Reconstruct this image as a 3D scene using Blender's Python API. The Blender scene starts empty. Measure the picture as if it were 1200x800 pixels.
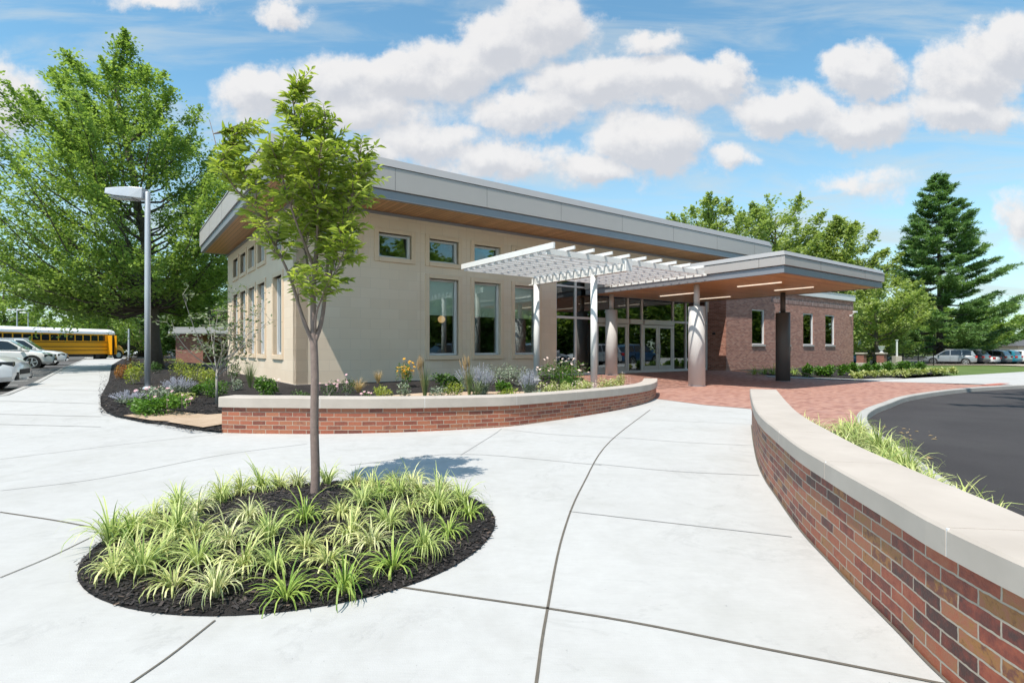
import bpy, bmesh, math, random
import numpy as np
from mathutils import Vector, Matrix
from mathutils.geometry import tessellate_polygon
R_ = random.Random(7)
C = bpy.data.collections.new('place'); bpy.context.scene.collection.children.link(C)
PI = math.pi
# ------------------------------------------------------------------ places
F, HOR, EYE = 637.0, 408.0, 1.25           # survey of the site from the camera
TH = math.atan2(.589, .808)
RX, RY = math.cos(TH), math.sin(TH)        # along the front of the building
LX, LY = -RY, RX                           # towards its back
CX, CY = -5.96, 15.0                       # front left corner of the building
def loc(u, v): return (CX + u*RX + v*LX, CY + u*RY + v*LY)
def uv_of(x, y): dx, dy = x-CX, y-CY; return (dx*RX+dy*RY, dx*LX+dy*LY)
def ramp(t, a, b): return max(0., min(1., (t-a)/(b-a)))
def gz(x, y):
    v = uv_of(x, y)[1]
    z = .2*ramp(v, -4.8, -1.0)
    return z - .65*ramp(y, 28, 62)*ramp(x, 14, 24)
def P(px, py, dz=0.):                       # a point of the ground from its bearing
    z = 0.
    for _ in range(40):
        Y = F*(EYE-z-dz)/(py-HOR); X = (px-600)/F*Y
        z = .5*z + .5*gz(X, Y)
    return (X, Y, gz(X, Y)+dz)
def Fu(px, v=0.):
    r = (px-600)/F; ox, oy = loc(0, v)
    return (oy*r-ox)/(RX-RY*r)
def Fz(px, py, v=0.):
    Y = loc(Fu(px, v), v)[1]; return EYE+(HOR-py)/F*Y

# ------------------------------------------------------------------ mesh builder
class MB:
    def __init__(s): s.v=[]; s.f=[]; s.uv=[]; s.t=[]
    def add(s, vs, fs, uvs=None, tint=None):
        b=len(s.v); s.v+= [tuple(p) for p in vs]
        for i,f in enumerate(fs):
            s.f.append(tuple(b+k for k in f))
            s.uv.append(uvs[i] if uvs else None); s.t.append(tint)
        return s
    def box(s, x0,x1,y0,y1,z0,z1):
        v=[(x0,y0,z0),(x1,y0,z0),(x1,y1,z0),(x0,y1,z0),(x0,y0,z1),(x1,y0,z1),(x1,y1,z1),(x0,y1,z1)]
        return s.add(v,[(0,3,2,1),(4,5,6,7),(0,1,5,4),(1,2,6,5),(2,3,7,6),(3,0,4,7)])
    def obox(s, c, ax, ay, az, hx, hy, hz):
        c=Vector(c); ax=Vector(ax).normalized(); ay=Vector(ay).normalized(); az=Vector(az).normalized()
        v=[c+ax*(i*hx)+ay*(j*hy)+az*(k*hz) for k in(-1,1) for (i,j) in((-1,-1),(1,-1),(1,1),(-1,1))]
        return s.add(v,[(0,3,2,1),(4,5,6,7),(0,1,5,4),(1,2,6,5),(2,3,7,6),(3,0,4,7)])
    def tube(s, pts, rad, n=8, cap=True):
        pts=[Vector(p) for p in pts]
        if not hasattr(rad,'__len__'): rad=[rad]*len(pts)
        rings=[]; up=Vector((0,0,1)); prev=None
        for i,p in enumerate(pts):
            d=(pts[min(i+1,len(pts)-1)]-pts[max(i-1,0)])
            if d.length<1e-9: d=Vector((0,0,1))
            d.normalize()
            if prev is None:
                a=d.cross(Vector((1,0,0)) if abs(d.z)>.9 else up).normalized()
            else:
                a=(prev-d*prev.dot(d))
                a=a.normalized() if a.length>1e-6 else d.orthogonal().normalized()
            prev=a; b=d.cross(a)
            rings.append([p+(a*math.cos(2*PI*k/n)+b*math.sin(2*PI*k/n))*rad[i] for k in range(n)])
        vs=[q for r in rings for q in r]; fs=[]
        for i in range(len(rings)-1):
            for k in range(n):
                fs.append((i*n+k,i*n+(k+1)%n,(i+1)*n+(k+1)%n,(i+1)*n+k))
        if cap: fs.append(tuple(range(n))[::-1]); fs.append(tuple((len(rings)-1)*n+k for k in range(n)))
        return s.add(vs,fs)
    def lathe(s, c, prof, n=20, ax='z'):
        vs=[];fs=[]
        for (r,h) in prof:
            for k in range(n):
                a=2*PI*k/n; x,y=r*math.cos(a),r*math.sin(a)
                p={'z':(x,y,h),'y':(x,h,y),'x':(h,x,y)}[ax]
                vs.append((c[0]+p[0],c[1]+p[1],c[2]+p[2]))
        for i in range(len(prof)-1):
            for k in range(n): fs.append((i*n+k,i*n+(k+1)%n,(i+1)*n+(k+1)%n,(i+1)*n+k))
        fs.append(tuple(range(n))[::-1]); fs.append(tuple((len(prof)-1)*n+k for k in range(n)))
        return s.add(vs,fs)
    def prism(s, poly, z0, z1):
        n=len(poly); v=[(x,y,z0) for x,y in poly]+[(x,y,z1) for x,y in poly]
        return s.add(v,[tuple(range(n))[::-1],tuple(range(n,2*n))]+[(i,(i+1)%n,n+(i+1)%n,n+i) for i in range(n)])
    def blob(s, c, r, seg=10, ring=6, jit=0., rnd=None):
        vs=[];fs=[]
        for i in range(ring+1):
            ph=PI*i/ring
            for k in range(seg):
                a=2*PI*k/seg; q=1+(rnd.uniform(-jit,jit) if rnd else 0)
                vs.append((c[0]+r[0]*q*math.sin(ph)*math.cos(a),c[1]+r[1]*q*math.sin(ph)*math.sin(a),c[2]+r[2]*math.cos(ph)))
        for i in range(ring):
            for k in range(seg): fs.append((i*seg+k,(i+1)*seg+k,(i+1)*seg+(k+1)%seg,i*seg+(k+1)%seg))
        return s.add(vs,fs)
    def mesh(s, name):
        me=bpy.data.meshes.new(name); me.from_pydata(s.v,[],s.f)
        if any(u for u in s.uv):
            ul=me.uv_layers.new(name='UVMap'); li=0; arr=[]
            for f,u in zip(s.f,s.uv):
                for k in range(len(f)): arr+= list(u[k]) if u else [0,0]
            ul.data.foreach_set('uv',arr)
        if any(t is not None for t in s.t):
            at=me.attributes.new('tint','FLOAT','FACE'); at.data.foreach_set('value',[t or 0. for t in s.t])
        me.update(); return me
    def build(s, name, mat, parent=None, smooth=False, bevel=0., fix=True):
        me=s.mesh(name)
        if fix:
            bm=bmesh.new(); bm.from_mesh(me); bmesh.ops.recalc_face_normals(bm,faces=bm.faces)
            bm.to_mesh(me); bm.free()
        return link(me,name,mat,parent,smooth,bevel)
def link(me,name,mat,parent=None,smooth=False,bevel=0.):
    if mat and not me.materials: me.materials.append(mat)
    if smooth:
        me.polygons.foreach_set('use_smooth',[True]*len(me.polygons))
    o=bpy.data.objects.new(name,me); C.objects.link(o)
    if parent: o.parent=parent
    if bevel:
        b=o.modifiers.new('bevel','BEVEL'); b.width=bevel; b.segments=2; b.limit_method='ANGLE'; b.angle_limit=math.radians(40)
    return o
def tag(o,label=None,cat=None,group=None,kind=None):
    if label:o['label']=label
    if cat:o['category']=cat
    if group:o['group']=group
    if kind:o['kind']=kind
    return o
def thing(name,label,cat,p=(0,0,0),rz=0.,group=None):
    o=bpy.data.objects.new(name,None); C.objects.link(o); o.location=p; o.rotation_euler=(0,0,rz)
    o.empty_display_size=.2
    return tag(o,label,cat,group)
def dup(root,p,rz,label,group=None,scale=1.):
    def cp(o,par):
        c=o.copy(); C.objects.link(c); c.parent=par
        for ch in kids.get(o,[]): cp(ch,c)
        return c
    kids={}
    def walk(o):
        kids[o]=list(o.children)
        for ch in kids[o]: walk(ch)
    walk(root)
    c=cp(root,None); c.location=p; c.rotation_euler=(0,0,rz); c.scale=(scale,)*3
    c['label']=label
    if group:c['group']=group
    return c

# ------------------------------------------------------------------ materials
class NT:
    def __init__(s,nt): s.nt=nt
    def n(s,t,**k):
        nd=s.nt.nodes.new(t)
        for a,b in k.items():
            if a.startswith('i_'):
                key=a[2:].replace('_',' '); nd.inputs[key].default_value=b
            else: setattr(nd,a,b)
        return nd
    def l(s,a,b): s.nt.links.new(a,b)
    def val(s,x,sock):
        if isinstance(x,(int,float)): sock.default_value=x
        elif isinstance(x,tuple): sock.default_value=x
        else: s.l(x,sock)
    def m(s,op,a,b=None,c=None,clamp=False):
        nd=s.nt.nodes.new('ShaderNodeMath'); nd.operation=op; nd.use_clamp=clamp
        s.val(a,nd.inputs[0])
        if b is not None: s.val(b,nd.inputs[1])
        if c is not None: s.val(c,nd.inputs[2])
        return nd.outputs[0]
    def mix(s,f,a,b,bt='MIX'):
        nd=s.nt.nodes.new('ShaderNodeMix'); nd.data_type='RGBA'; nd.blend_type=bt
        s.val(f,nd.inputs[0])
        for x,i in((a,6),(b,7)):
            if isinstance(x,tuple) and len(x)==3: x=x+(1,)
            s.val(x,nd.inputs[i])
        return nd.outputs[2]
    def ramp(s,f,stops,interp='LINEAR'):
        nd=s.nt.nodes.new('ShaderNodeValToRGB'); cr=nd.color_ramp; cr.interpolation=interp
        while len(cr.elements)<len(stops): cr.elements.new(.5)
        for e,(p,c) in zip(cr.elements,stops):
            e.position=p; e.color=(c+(1,)) if isinstance(c,tuple) else (c,c,c,1)
        s.l(f,nd.inputs[0]); return nd.outputs[0]
    def noise(s,vec,scale,detail=3,rough=.5,dist=0.):
        nd=s.n('ShaderNodeTexNoise'); nd.inputs['Scale'].default_value=scale; nd.inputs['Detail'].default_value=detail
        nd.inputs['Roughness'].default_value=rough; nd.inputs['Distortion'].default_value=dist
        if vec is not None: s.l(vec,nd.inputs['Vector'])
        return nd.outputs[0]
    def bump(s,h,strength,dist=.01):
        nd=s.n('ShaderNodeBump'); nd.inputs['Strength'].default_value=strength; nd.inputs['Distance'].default_value=dist
        s.l(h,nd.inputs['Height']); return nd.outputs[0]
def newmat(name):
    m=bpy.data.materials.new(name); m.use_nodes=True; nt=NT(m.node_tree)
    b=m.node_tree.nodes['Principled BSDF']; return m,nt,b
def simple(name,col,rough=.5,metal=0.,var=.12,scale=6.,emit=None,es=0.,spec=None,coat=0.,bump=0.):
    m,nt,b=newmat(name)
    tc=nt.n('ShaderNodeTexCoord').outputs['Object']
    nz=nt.noise(tc,scale,4)
    c=nt.mix(nt.m('MULTIPLY',nz,1.),tuple(x*(1-var) for x in col),tuple(min(1,x*(1+var)) for x in col))
    nt.l(c,b.inputs['Base Color']); b.inputs['Roughness'].default_value=rough; b.inputs['Metallic'].default_value=metal
    if spec is not None: b.inputs['Specular IOR Level'].default_value=spec
    b.inputs['Coat Weight'].default_value=coat; b.inputs['Coat Roughness'].default_value=.05
    if emit: b.inputs['Emission Color'].default_value=emit+(1,); b.inputs['Emission Strength'].default_value=es
    if bump: nt.l(nt.bump(nt.noise(tc,scale*8,4),bump,.004),b.inputs['Normal'])
    return m
def wallcoord(nt):                       # (x+y, z) of a wall in its own frame
    tc=nt.n('ShaderNodeTexCoord').outputs['Object']; sp=nt.n('ShaderNodeSeparateXYZ'); nt.l(tc,sp.inputs[0])
    cb=nt.n('ShaderNodeCombineXYZ'); nt.l(nt.m('ADD',sp.outputs[0],sp.outputs[1]),cb.inputs[0]); nt.l(sp.outputs[2],cb.inputs[1])
    return cb.outputs[0],tc
def brick(name,stops,mortar,src='wall',w=.2032,h=.0677,mort=.009,bump=.6,rough=.75,off=.5,jit=.15,scale_uv=None):
    m,nt,b=newmat(name)
    if src=='wall': vec,tc=wallcoord(nt)
    elif src=='uv': vec=nt.n('ShaderNodeTexCoord').outputs['UV']; tc=nt.n('ShaderNodeTexCoord').outputs['Object']
    else: vec=tc=nt.n('ShaderNodeTexCoord').outputs['Object']
    if src=='floor':
        mp=nt.n('ShaderNodeMapping'); mp.inputs['Rotation'].default_value=(0,0,-TH-.1); nt.l(vec,mp.inputs[0]); vec=mp.outputs[0]
    wob=nt.n('ShaderNodeTexNoise'); wob.inputs['Scale'].default_value=28.; nt.l(tc,wob.inputs['Vector'])
    vs_=nt.n('ShaderNodeVectorMath',operation='MULTIPLY_ADD'); nt.l(wob.outputs['Color'],vs_.inputs[0]); vs_.inputs[1].default_value=(.008,.008,0) if src=='uv' else (0,0,0); nt.l(vec,vs_.inputs[2]); vec=vs_.outputs[0]
    bt=nt.n('ShaderNodeTexBrick'); bt.offset=off; nt.l(vec,bt.inputs['Vector'])
    bt.inputs['Color1'].default_value=(0,0,0,1); bt.inputs['Color2'].default_value=(1,1,1,1); bt.inputs['Mortar'].default_value=(.5,.5,.5,1)
    bt.inputs['Scale'].default_value=1.; bt.inputs['Mortar Size'].default_value=mort/2; bt.inputs['Mortar Smooth'].default_value=.15
    bt.inputs['Brick Width'].default_value=w; bt.inputs['Row Height'].default_value=h
    nz=nt.noise(tc,22,5,.65)
    f=nt.m('ADD',bt.outputs['Color'],nt.m('MULTIPLY',nt.m('SUBTRACT',nz,.5),jit*2))
    col=nt.ramp(f,stops)
    big=nt.noise(tc,1.3,4)
    col=nt.mix(.35,col,nt.mix(big,(.4,.4,.4),(1.3,1.3,1.3)),'MULTIPLY') if False else nt.mix(nt.m('MULTIPLY',big,.08),col,tuple(x*.8 for x in mortar))
    mc=nt.mix(nt.noise(tc,30,3),tuple(x*.8 for x in mortar),tuple(x*1.15 for x in mortar))
    nt.l(nt.mix(bt.outputs['Fac'],col,mc),b.inputs['Base Color'])
    hgt=nt.m('ADD',nt.m('SUBTRACT',1.,bt.outputs['Fac']),nt.m('MULTIPLY',nt.noise(tc,120,3),.35))
    nt.l(nt.bump(hgt,bump,.006),b.inputs['Normal']); b.inputs['Roughness'].default_value=rough
    return m
def leafmat(name,c1,c2,trans=.35,scale=.6,c3=None,rough=.45):
    m,nt,b=newmat(name)
    tc=nt.n('ShaderNodeTexCoord').outputs['Object']
    at=nt.n('ShaderNodeAttribute',attribute_name='tint').outputs['Fac']
    f=nt.m('ADD',nt.m('MULTIPLY',nt.noise(tc,scale,3),.6),nt.m('MULTIPLY',at,.55))
    col=nt.ramp(f,[(.2,c1),(.75,c2)] + ([(.95,c3)] if c3 else []))
    nt.l(col,b.inputs['Base Color']); b.inputs['Roughness'].default_value=rough
    b.inputs['Specular IOR Level'].default_value=.35
    tr=nt.n('ShaderNodeBsdfTranslucent'); nt.l(nt.mix(1.,col,(1.25,1.3,.7),'MULTIPLY'),tr.inputs[0])
    mx=nt.n('ShaderNodeMixShader'); mx.inputs[0].default_value=trans
    nt.l(b.outputs[0],mx.inputs[1]); nt.l(tr.outputs[0],mx.inputs[2])
    nt.l(mx.outputs[0],m.node_tree.nodes['Material Output'].inputs[0])
    return m
def glassmat(name,tint,base=.12,ior=1.6):
    m,nt,b=newmat(name); m.node_tree.nodes.remove(b)
    tr=nt.n('ShaderNodeBsdfTransparent'); tr.inputs[0].default_value=tint+(1,)
    gl=nt.n('ShaderNodeBsdfGlossy'); gl.inputs['Roughness'].default_value=.01; gl.inputs[0].default_value=(.9,.95,.95,1)
    fr=nt.n('ShaderNodeFresnel'); fr.inputs[0].default_value=ior
    tc=nt.n('ShaderNodeTexCoord').outputs['Object']
    bp=nt.bump(nt.noise(tc,.9,1),.05,.02); nt.l(bp,gl.inputs['Normal'])
    mx=nt.n('ShaderNodeMixShader'); nt.l(nt.m('ADD',fr.outputs[0],base,clamp=True),mx.inputs[0])
    nt.l(tr.outputs[0],mx.inputs[1]); nt.l(gl.outputs[0],mx.inputs[2])
    nt.l(mx.outputs[0],m.node_tree.nodes['Material Output'].inputs[0]); return m

M={}
def ground_mat(name,c1,c2,s1,s2,rough=.85,bump=.2,bs=80,bd=.004,stain=None):
    m,nt,b=newmat(name); tc=nt.n('ShaderNodeTexCoord').outputs['Object']
    a=nt.noise(tc,s1,5,.6); c=nt.noise(tc,s2,4,.7)
    f=nt.m('ADD',nt.m('MULTIPLY',a,.55),nt.m('MULTIPLY',c,.45))
    col=nt.ramp(f,[(.3,c1),(.7,c2)])
    if stain:
        st=nt.ramp(nt.noise(tc,stain[1],5,.65,.5),[(.5,0.),(.75,1.)])
        col=nt.mix(nt.m('MULTIPLY',st,stain[2]),col,stain[0])
    nt.l(col,b.inputs['Base Color']); b.inputs['Roughness'].default_value=rough; b.inputs['Specular IOR Level'].default_value=.3
    nt.l(nt.bump(nt.noise(tc,bs,4,.7),bump,bd),b.inputs['Normal'])
    return m,nt,b,col
M['concrete']=ground_mat('concrete',(.41,.405,.395),(.50,.50,.492),.45,7.,bump=.45,bs=140,bd=.003,stain=((.37,.365,.345),1.3,.55))[0]
def concrete_tune():
    m=M['concrete']; nt=NT(m.node_tree); b=m.node_tree.nodes['Principled BSDF']
    # broom finish: very fine streaks across the walk
    tc=nt.n('ShaderNodeTexCoord').outputs['Object']; mp=nt.n('ShaderNodeMapping'); mp.inputs['Scale'].default_value=(6,180,1); mp.inputs['Rotation'].default_value=(0,0,.5)
    nt.l(tc,mp.inputs[0]); s=nt.noise(mp.outputs[0],1.,3)
    sp=nt.ramp(nt.noise(tc,38,2,.5),[(.72,1.),(.79,.45)])
    old=b.inputs['Base Color'].links[0].from_socket
    c=nt.mix(.06,old,s,'OVERLAY'); c=nt.mix(.5,c,sp,'MULTIPLY')
    # faint scuffs and dried water marks
    sc_=nt.ramp(nt.noise(tc,.9,8,.75,1.5),[(.56,1.),(.60,.82),(.64,1.)]); c=nt.mix(.45,c,sc_,'MULTIPLY'); nt.l(c,b.inputs['Base Color'])
concrete_tune()
M['asphalt']=ground_mat('asphalt',(.032,.029,.031),(.066,.061,.063),.5,90.,bump=.9,bs=240,bd=.006,stain=((.065,.062,.062),.55,.7))[0]
M['asphalt_old']=ground_mat('asphalt_old',(.09,.085,.085),(.13,.125,.12),.5,30.,bump=.4,bs=150,bd=.004)[0]
M['mulch']=ground_mat('mulch',(.012,.010,.010),(.05,.042,.04),4.,60.,bump=1.,bs=90,bd=.03)[0]
M['lawn']=ground_mat('lawn',(.07,.12,.025),(.16,.22,.06),.6,14.,bump=.8,bs=60,bd=.04)[0]
M['field']=ground_mat('field',(.10,.13,.05),(.17,.17,.08),.05,3.,bump=.3,bs=30,bd=.02)[0]
M['gravel']=ground_mat('gravel',(.36,.25,.16),(.62,.48,.36),3.,60.,bump=1.,bs=110,bd=.012)[0]
M['paint']=simple('road_paint',(.75,.75,.72),.6,var=.1,scale=20)
M['kerb']=ground_mat('kerb_concrete',(.32,.315,.30),(.46,.45,.43),1.2,20.,bump=.3,bs=90,bd=.003)[0]
M['joint']=simple('joint_filler',(.12,.105,.085),.9,var=.35,scale=30)
M['joint_light']=simple('tooled_joint',(.36,.355,.345),.9,var=.15,scale=10)
BR=[(.0,(.05,.015,.015)),(.2,(.16,.025,.016)),(.4,(.29,.058,.028)),(.6,(.36,.095,.042)),(.76,(.33,.12,.06)),(.9,(.31,.135,.03)),(1.,(.15,.042,.027))]
BR2=[(.0,(.14,.035,.022)),(.25,(.28,.07,.038)),(.6,(.37,.11,.055)),(.85,(.35,.13,.065)),(1.,(.22,.065,.04))]
M['brick_wall']=brick('retaining_brick',BR,(.42,.36,.29),'uv',w=.196,h=.0605,bump=1.,rough=.55,jit=.42)
M['brick_planter']=brick('planter_brick',BR2,(.46,.38,.30),'uv',w=.2,h=.0635,bump=.9,rough=.6,jit=.3)
M['brick_wing']=brick('wing_brick',[(0.,(.25,.10,.07)),(.4,(.35,.145,.10)),(.8,(.42,.19,.135)),(1.,(.44,.24,.18))],(.44,.36,.33))
M['brick_dark']=brick('far_brick',[(0.,(.19,.06,.045)),(1.,(.30,.11,.075))],(.3,.22,.2))
M['paver']=brick('brick_paver',[(0.,(.28,.13,.10)),(.35,(.38,.19,.145)),(.7,(.45,.25,.19)),(1.,(.37,.20,.165))],(.25,.16,.13),'floor',w=.2,h=.1,mort=.006,bump=.35)
def block():
    m,nt,b=newmat('ground_face_block'); vec,tc=wallcoord(nt)
    bt=nt.n('ShaderNodeTexBrick'); nt.l(vec,bt.inputs['Vector']); bt.offset=.5
    bt.inputs['Color1'].default_value=(0,0,0,1); bt.inputs['Color2'].default_value=(1,1,1,1)
    bt.inputs['Scale'].default_value=1.; bt.inputs['Mortar Size'].default_value=.004; bt.inputs['Brick Width'].default_value=.61; bt.inputs['Row Height'].default_value=.305
    f=nt.m('ADD',nt.m('MULTIPLY',bt.outputs['Color'],.35),nt.m('MULTIPLY',nt.noise(tc,1.1,5,.6),.6))
    col=nt.ramp(f,[(.1,(.71,.57,.43)),(.5,(.77,.63,.485)),(.95,(.80,.67,.53))])
    nt.l(nt.mix(nt.m('MULTIPLY',bt.outputs['Fac'],.6),col,(.56,.48,.39)),b.inputs['Base Color'])
    b.inputs['Roughness'].default_value=.8
    h=nt.m('ADD',nt.m('SUBTRACT',1.,bt.outputs['Fac']),nt.m('MULTIPLY',nt.noise(tc,60,3),.3))
    nt.l(nt.bump(h,.35,.004),b.inputs['Normal']); return m
M['block']=block()
M['precast']=simple('precast_surround',(.74,.58,.42),.75,var=.07,scale=4,bump=.2)
def coping_mat():
    m,nt,b=newmat('limestone_coping'); tc=nt.n('ShaderNodeTexCoord').outputs['Object']
    col=nt.ramp(nt.noise(tc,2.2,5,.6),[(.3,(.42,.37,.325)),(.7,(.50,.445,.395))])
    st=nt.ramp(nt.noise(tc,9,4,.7),[(.62,0.),(.8,1.)])
    col=nt.mix(nt.m('MULTIPLY',st,.45),col,(.36,.31,.26))
    nt.l(col,b.inputs['Base Color']); b.inputs['Roughness'].default_value=.8
    nt.l(nt.bump(nt.noise(tc,150,3),.15,.003),b.inputs['Normal']); return m
M['coping']=coping_mat()
M['fascia']=simple('fascia_metal',(.45,.425,.41),.5,.1,var=.04,scale=1.5)
M['flash']=simple('flashing_metal',(.38,.37,.365),.45,.3,var=.05,scale=2)
M['strip']=simple('fascia_strip',(.29,.305,.34),.45,.3,var=.05,scale=2)
M['seam']=simple('seam_gap',(.16,.155,.155),.8)
def wood(name,axis,c1,c2,c3,pw=.14,rough=.38):
    m,nt,b=newmat(name); tc=nt.n('ShaderNodeTexCoord').outputs['Object']; sp=nt.n('ShaderNodeSeparateXYZ'); nt.l(tc,sp.inputs[0])
    a,o=(sp.outputs[0],sp.outputs[1]) if axis=='y' else (sp.outputs[1],sp.outputs[0])
    q=nt.m('DIVIDE',a,pw); fl=nt.m('FLOOR',q); fr=nt.m('FRACT',q)
    wn=nt.n('ShaderNodeTexWhiteNoise',noise_dimensions='1D'); nt.l(fl,wn.inputs['W'])
    cb=nt.n('ShaderNodeCombineXYZ'); nt.l(nt.m('MULTIPLY',a,30.),cb.inputs[0]); nt.l(nt.m('MULTIPLY',o,1.2),cb.inputs[1]); nt.l(nt.m('MULTIPLY',wn.outputs[0],9.),cb.inputs[2])
    g=nt.noise(cb.outputs[0],1.,4)
    col=nt.ramp(nt.m('ADD',nt.m('MULTIPLY',wn.outputs[0],.5),nt.m('MULTIPLY',g,.5)),[(.15,c1),(.5,c2),(.85,c3)])
    gap=nt.m('LESS_THAN',fr,.09)
    nt.l(nt.mix(gap,col,tuple(x*.25 for x in c1)),b.inputs['Base Color']); b.inputs['Roughness'].default_value=rough
    nt.l(nt.bump(nt.m('SUBTRACT',1.,gap),.5,.01),b.inputs['Normal']); return m
M['soffit']=wood('cedar_soffit','y',(.40,.19,.07),(.52,.26,.10),(.62,.33,.14))
M['soffit2']=wood('canopy_soffit','x',(.50,.26,.10),(.62,.34,.14),(.72,.42,.18))
M['white']=simple('white_frame',(.72,.72,.72),.4,var=.05)
M['alum']=simple('clear_aluminium',(.62,.61,.61),.35,.3,var=.05)
M['pergola']=simple('white_pergola_paint',(.80,.80,.79),.45,var=.05,scale=3)
M['column']=simple('column_cover',(.58,.575,.57),.65,.0,var=.05,scale=2)
M['column_dark']=simple('column_cover_dark',(.10,.095,.092),.5,.0,var=.06,scale=2)
M['post']=simple('post_paint',(.62,.61,.60),.45,var=.08,scale=5)
M['glass']=glassmat('window_glass',(.94,.99,.97),.03)
M['glass_clear']=glassmat('clear_glass',(.93,.95,.95),.0,1.45)
M['glass_dark']=glassmat('door_glass',(.30,.34,.35),.13)
M['shade_']=simple('roller_shade',(.86,.97,.93),.8,var=.04)
M['shade_w']=simple('pale_roller_shade',(.74,.70,.64),.8,var=.03)
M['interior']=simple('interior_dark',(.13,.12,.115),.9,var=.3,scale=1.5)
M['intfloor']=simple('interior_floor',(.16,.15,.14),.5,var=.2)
M['roofmem']=simple('roof_membrane',(.5,.5,.5),.8)
M['lampglow']=simple('linear_light',(.9,.9,.9),.5,emit=(1.,.86,.68),es=.6)
M['ring']=simple('pendant_ring',(.8,.6,.4),.5,emit=(1.,.62,.3),es=4.)
M['orange']=simple('paper_globe',(.75,.45,.2),.7,emit=(1.,.6,.28),es=.35)
M['galv']=simple('galvanised_pole',(.50,.52,.56),.45,.35,var=.06)
M['black']=simple('black_metal',(.02,.02,.02),.5,.2)
M['rubber']=simple('rubber',(.02,.02,.021),.85)
M['rim']=simple('wheel_rim',(.55,.56,.58),.3,.8)
M['bark']=simple('bark',(.10,.08,.065),.9,var=.4,scale=9,bump=1.)
M['bark_young']=simple('young_bark',(.25,.185,.165),.75,var=.35,scale=25,bump=.8)
M['bark_pale']=simple('pale_bark',(.42,.38,.34),.8,var=.25,scale=15,bump=.5)
M['carglass']=simple('car_glass',(.015,.02,.025),.08,var=.1,coat=.5)
M['leaf_big']=leafmat('leaf_elm',(.10,.18,.04),(.34,.46,.12),.45,.25,(.48,.58,.19))
M['leaf_dark']=leafmat('leaf_dark',(.04,.09,.022),(.11,.19,.045),.35,.25)
M['leaf_lime']=leafmat('leaf_lime',(.19,.27,.08),(.40,.48,.17),.45,.3,(.50,.56,.24))
M['leaf_young']=leafmat('leaf_young',(.11,.19,.035),(.42,.50,.09),.45,2.5,(.68,.70,.22),rough=.35)
M['needle']=leafmat('needle',(.05,.12,.05),(.18,.31,.10),.32,.5,(.34,.48,.16))
M['shrub_green']=leafmat('shrub_green',(.04,.11,.015),(.12,.25,.03),.3,4.,(.2,.34,.05))
M['shrub_lime']=leafmat('shrub_lime',(.16,.22,.03),(.36,.42,.06),.3,3.,(.5,.42,.08))
M['shrub_dark']=leafmat('shrub_dark',(.025,.07,.015),(.08,.16,.03),.3,4.)
M['sage']=leafmat('sage_green',(.18,.23,.16),(.32,.38,.28),.2,5.)
M['varieg']=leafmat('variegated',(.28,.34,.09),(.55,.58,.26),.3,6.,(.7,.7,.42))
M['straw']=leafmat('straw',(.42,.30,.16),(.68,.53,.34),.3,5.)
M['lav']=simple('lavender_bloom',(.42,.42,.50),.8,var=.3,scale=40)
M['pink']=simple('pink_petal',(.66,.42,.45),.7,var=.3,scale=30)
M['peach']=simple('pale_petal',(.78,.62,.55),.7,var=.2,scale=30)
M['gold']=simple('gold_petal',(.70,.36,.02),.7,var=.2,scale=30)
M['rust']=leafmat('rust_leaf',(.25,.10,.03),(.45,.20,.05),.3,5.,(.4,.35,.06))
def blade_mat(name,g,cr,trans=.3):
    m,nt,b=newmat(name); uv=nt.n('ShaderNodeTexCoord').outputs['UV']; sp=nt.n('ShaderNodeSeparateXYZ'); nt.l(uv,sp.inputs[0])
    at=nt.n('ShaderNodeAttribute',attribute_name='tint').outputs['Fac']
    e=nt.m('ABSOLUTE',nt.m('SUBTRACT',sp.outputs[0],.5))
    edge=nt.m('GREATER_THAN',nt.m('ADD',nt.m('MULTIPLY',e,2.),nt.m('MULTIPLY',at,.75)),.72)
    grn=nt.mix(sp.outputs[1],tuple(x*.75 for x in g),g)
    col=nt.mix(edge,grn,nt.mix(at,cr,tuple(min(1,x*1.15) for x in cr)))
    nt.l(col,b.inputs['Base Color']); b.inputs['Roughness'].default_value=.4
    tr=nt.n('ShaderNodeBsdfTranslucent'); nt.l(col,tr.inputs[0]); mx=nt.n('ShaderNodeMixShader'); mx.inputs[0].default_value=trans
    nt.l(b.outputs[0],mx.inputs[1]); nt.l(tr.outputs[0],mx.inputs[2]); nt.l(mx.outputs[0],m.node_tree.nodes['Material Output'].inputs[0]); return m
M['blade']=blade_mat('liriope_blade',(.20,.33,.05),(.72,.72,.32))
M['blade_green']=blade_mat('liriope_green',(.12,.28,.03),(.42,.52,.12))
M['grassblade']=blade_mat('reed_blade',(.11,.19,.06),(.25,.30,.12))
def car_paint(name,c): return simple(name,c,.3,.0,var=.02,coat=.9)
for k,c in dict(cwhite=(.78,.79,.80),csilver=(.24,.27,.30),cdark=(.03,.035,.05),cgrey=(.16,.17,.19),cblue=(.03,.10,.22),cred=(.35,.03,.03),cteal=(.03,.22,.30)).items(): M[k]=car_paint(k,c)
M['yellow']=simple('bus_yellow',(.80,.36,.01),.4,var=.03,coat=.4)
M['buswhite']=simple('bus_roof',(.80,.80,.82),.4,var=.03)
M['lamp_red']=simple('tail_lamp',(.5,.02,.02),.25); M['lamp_clear']=simple('head_lamp',(.5,.52,.55),.15,coat=.5)
M['headdark']=simple('head_lamp_dark',(.05,.055,.06),.15,coat=.5)

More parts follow.
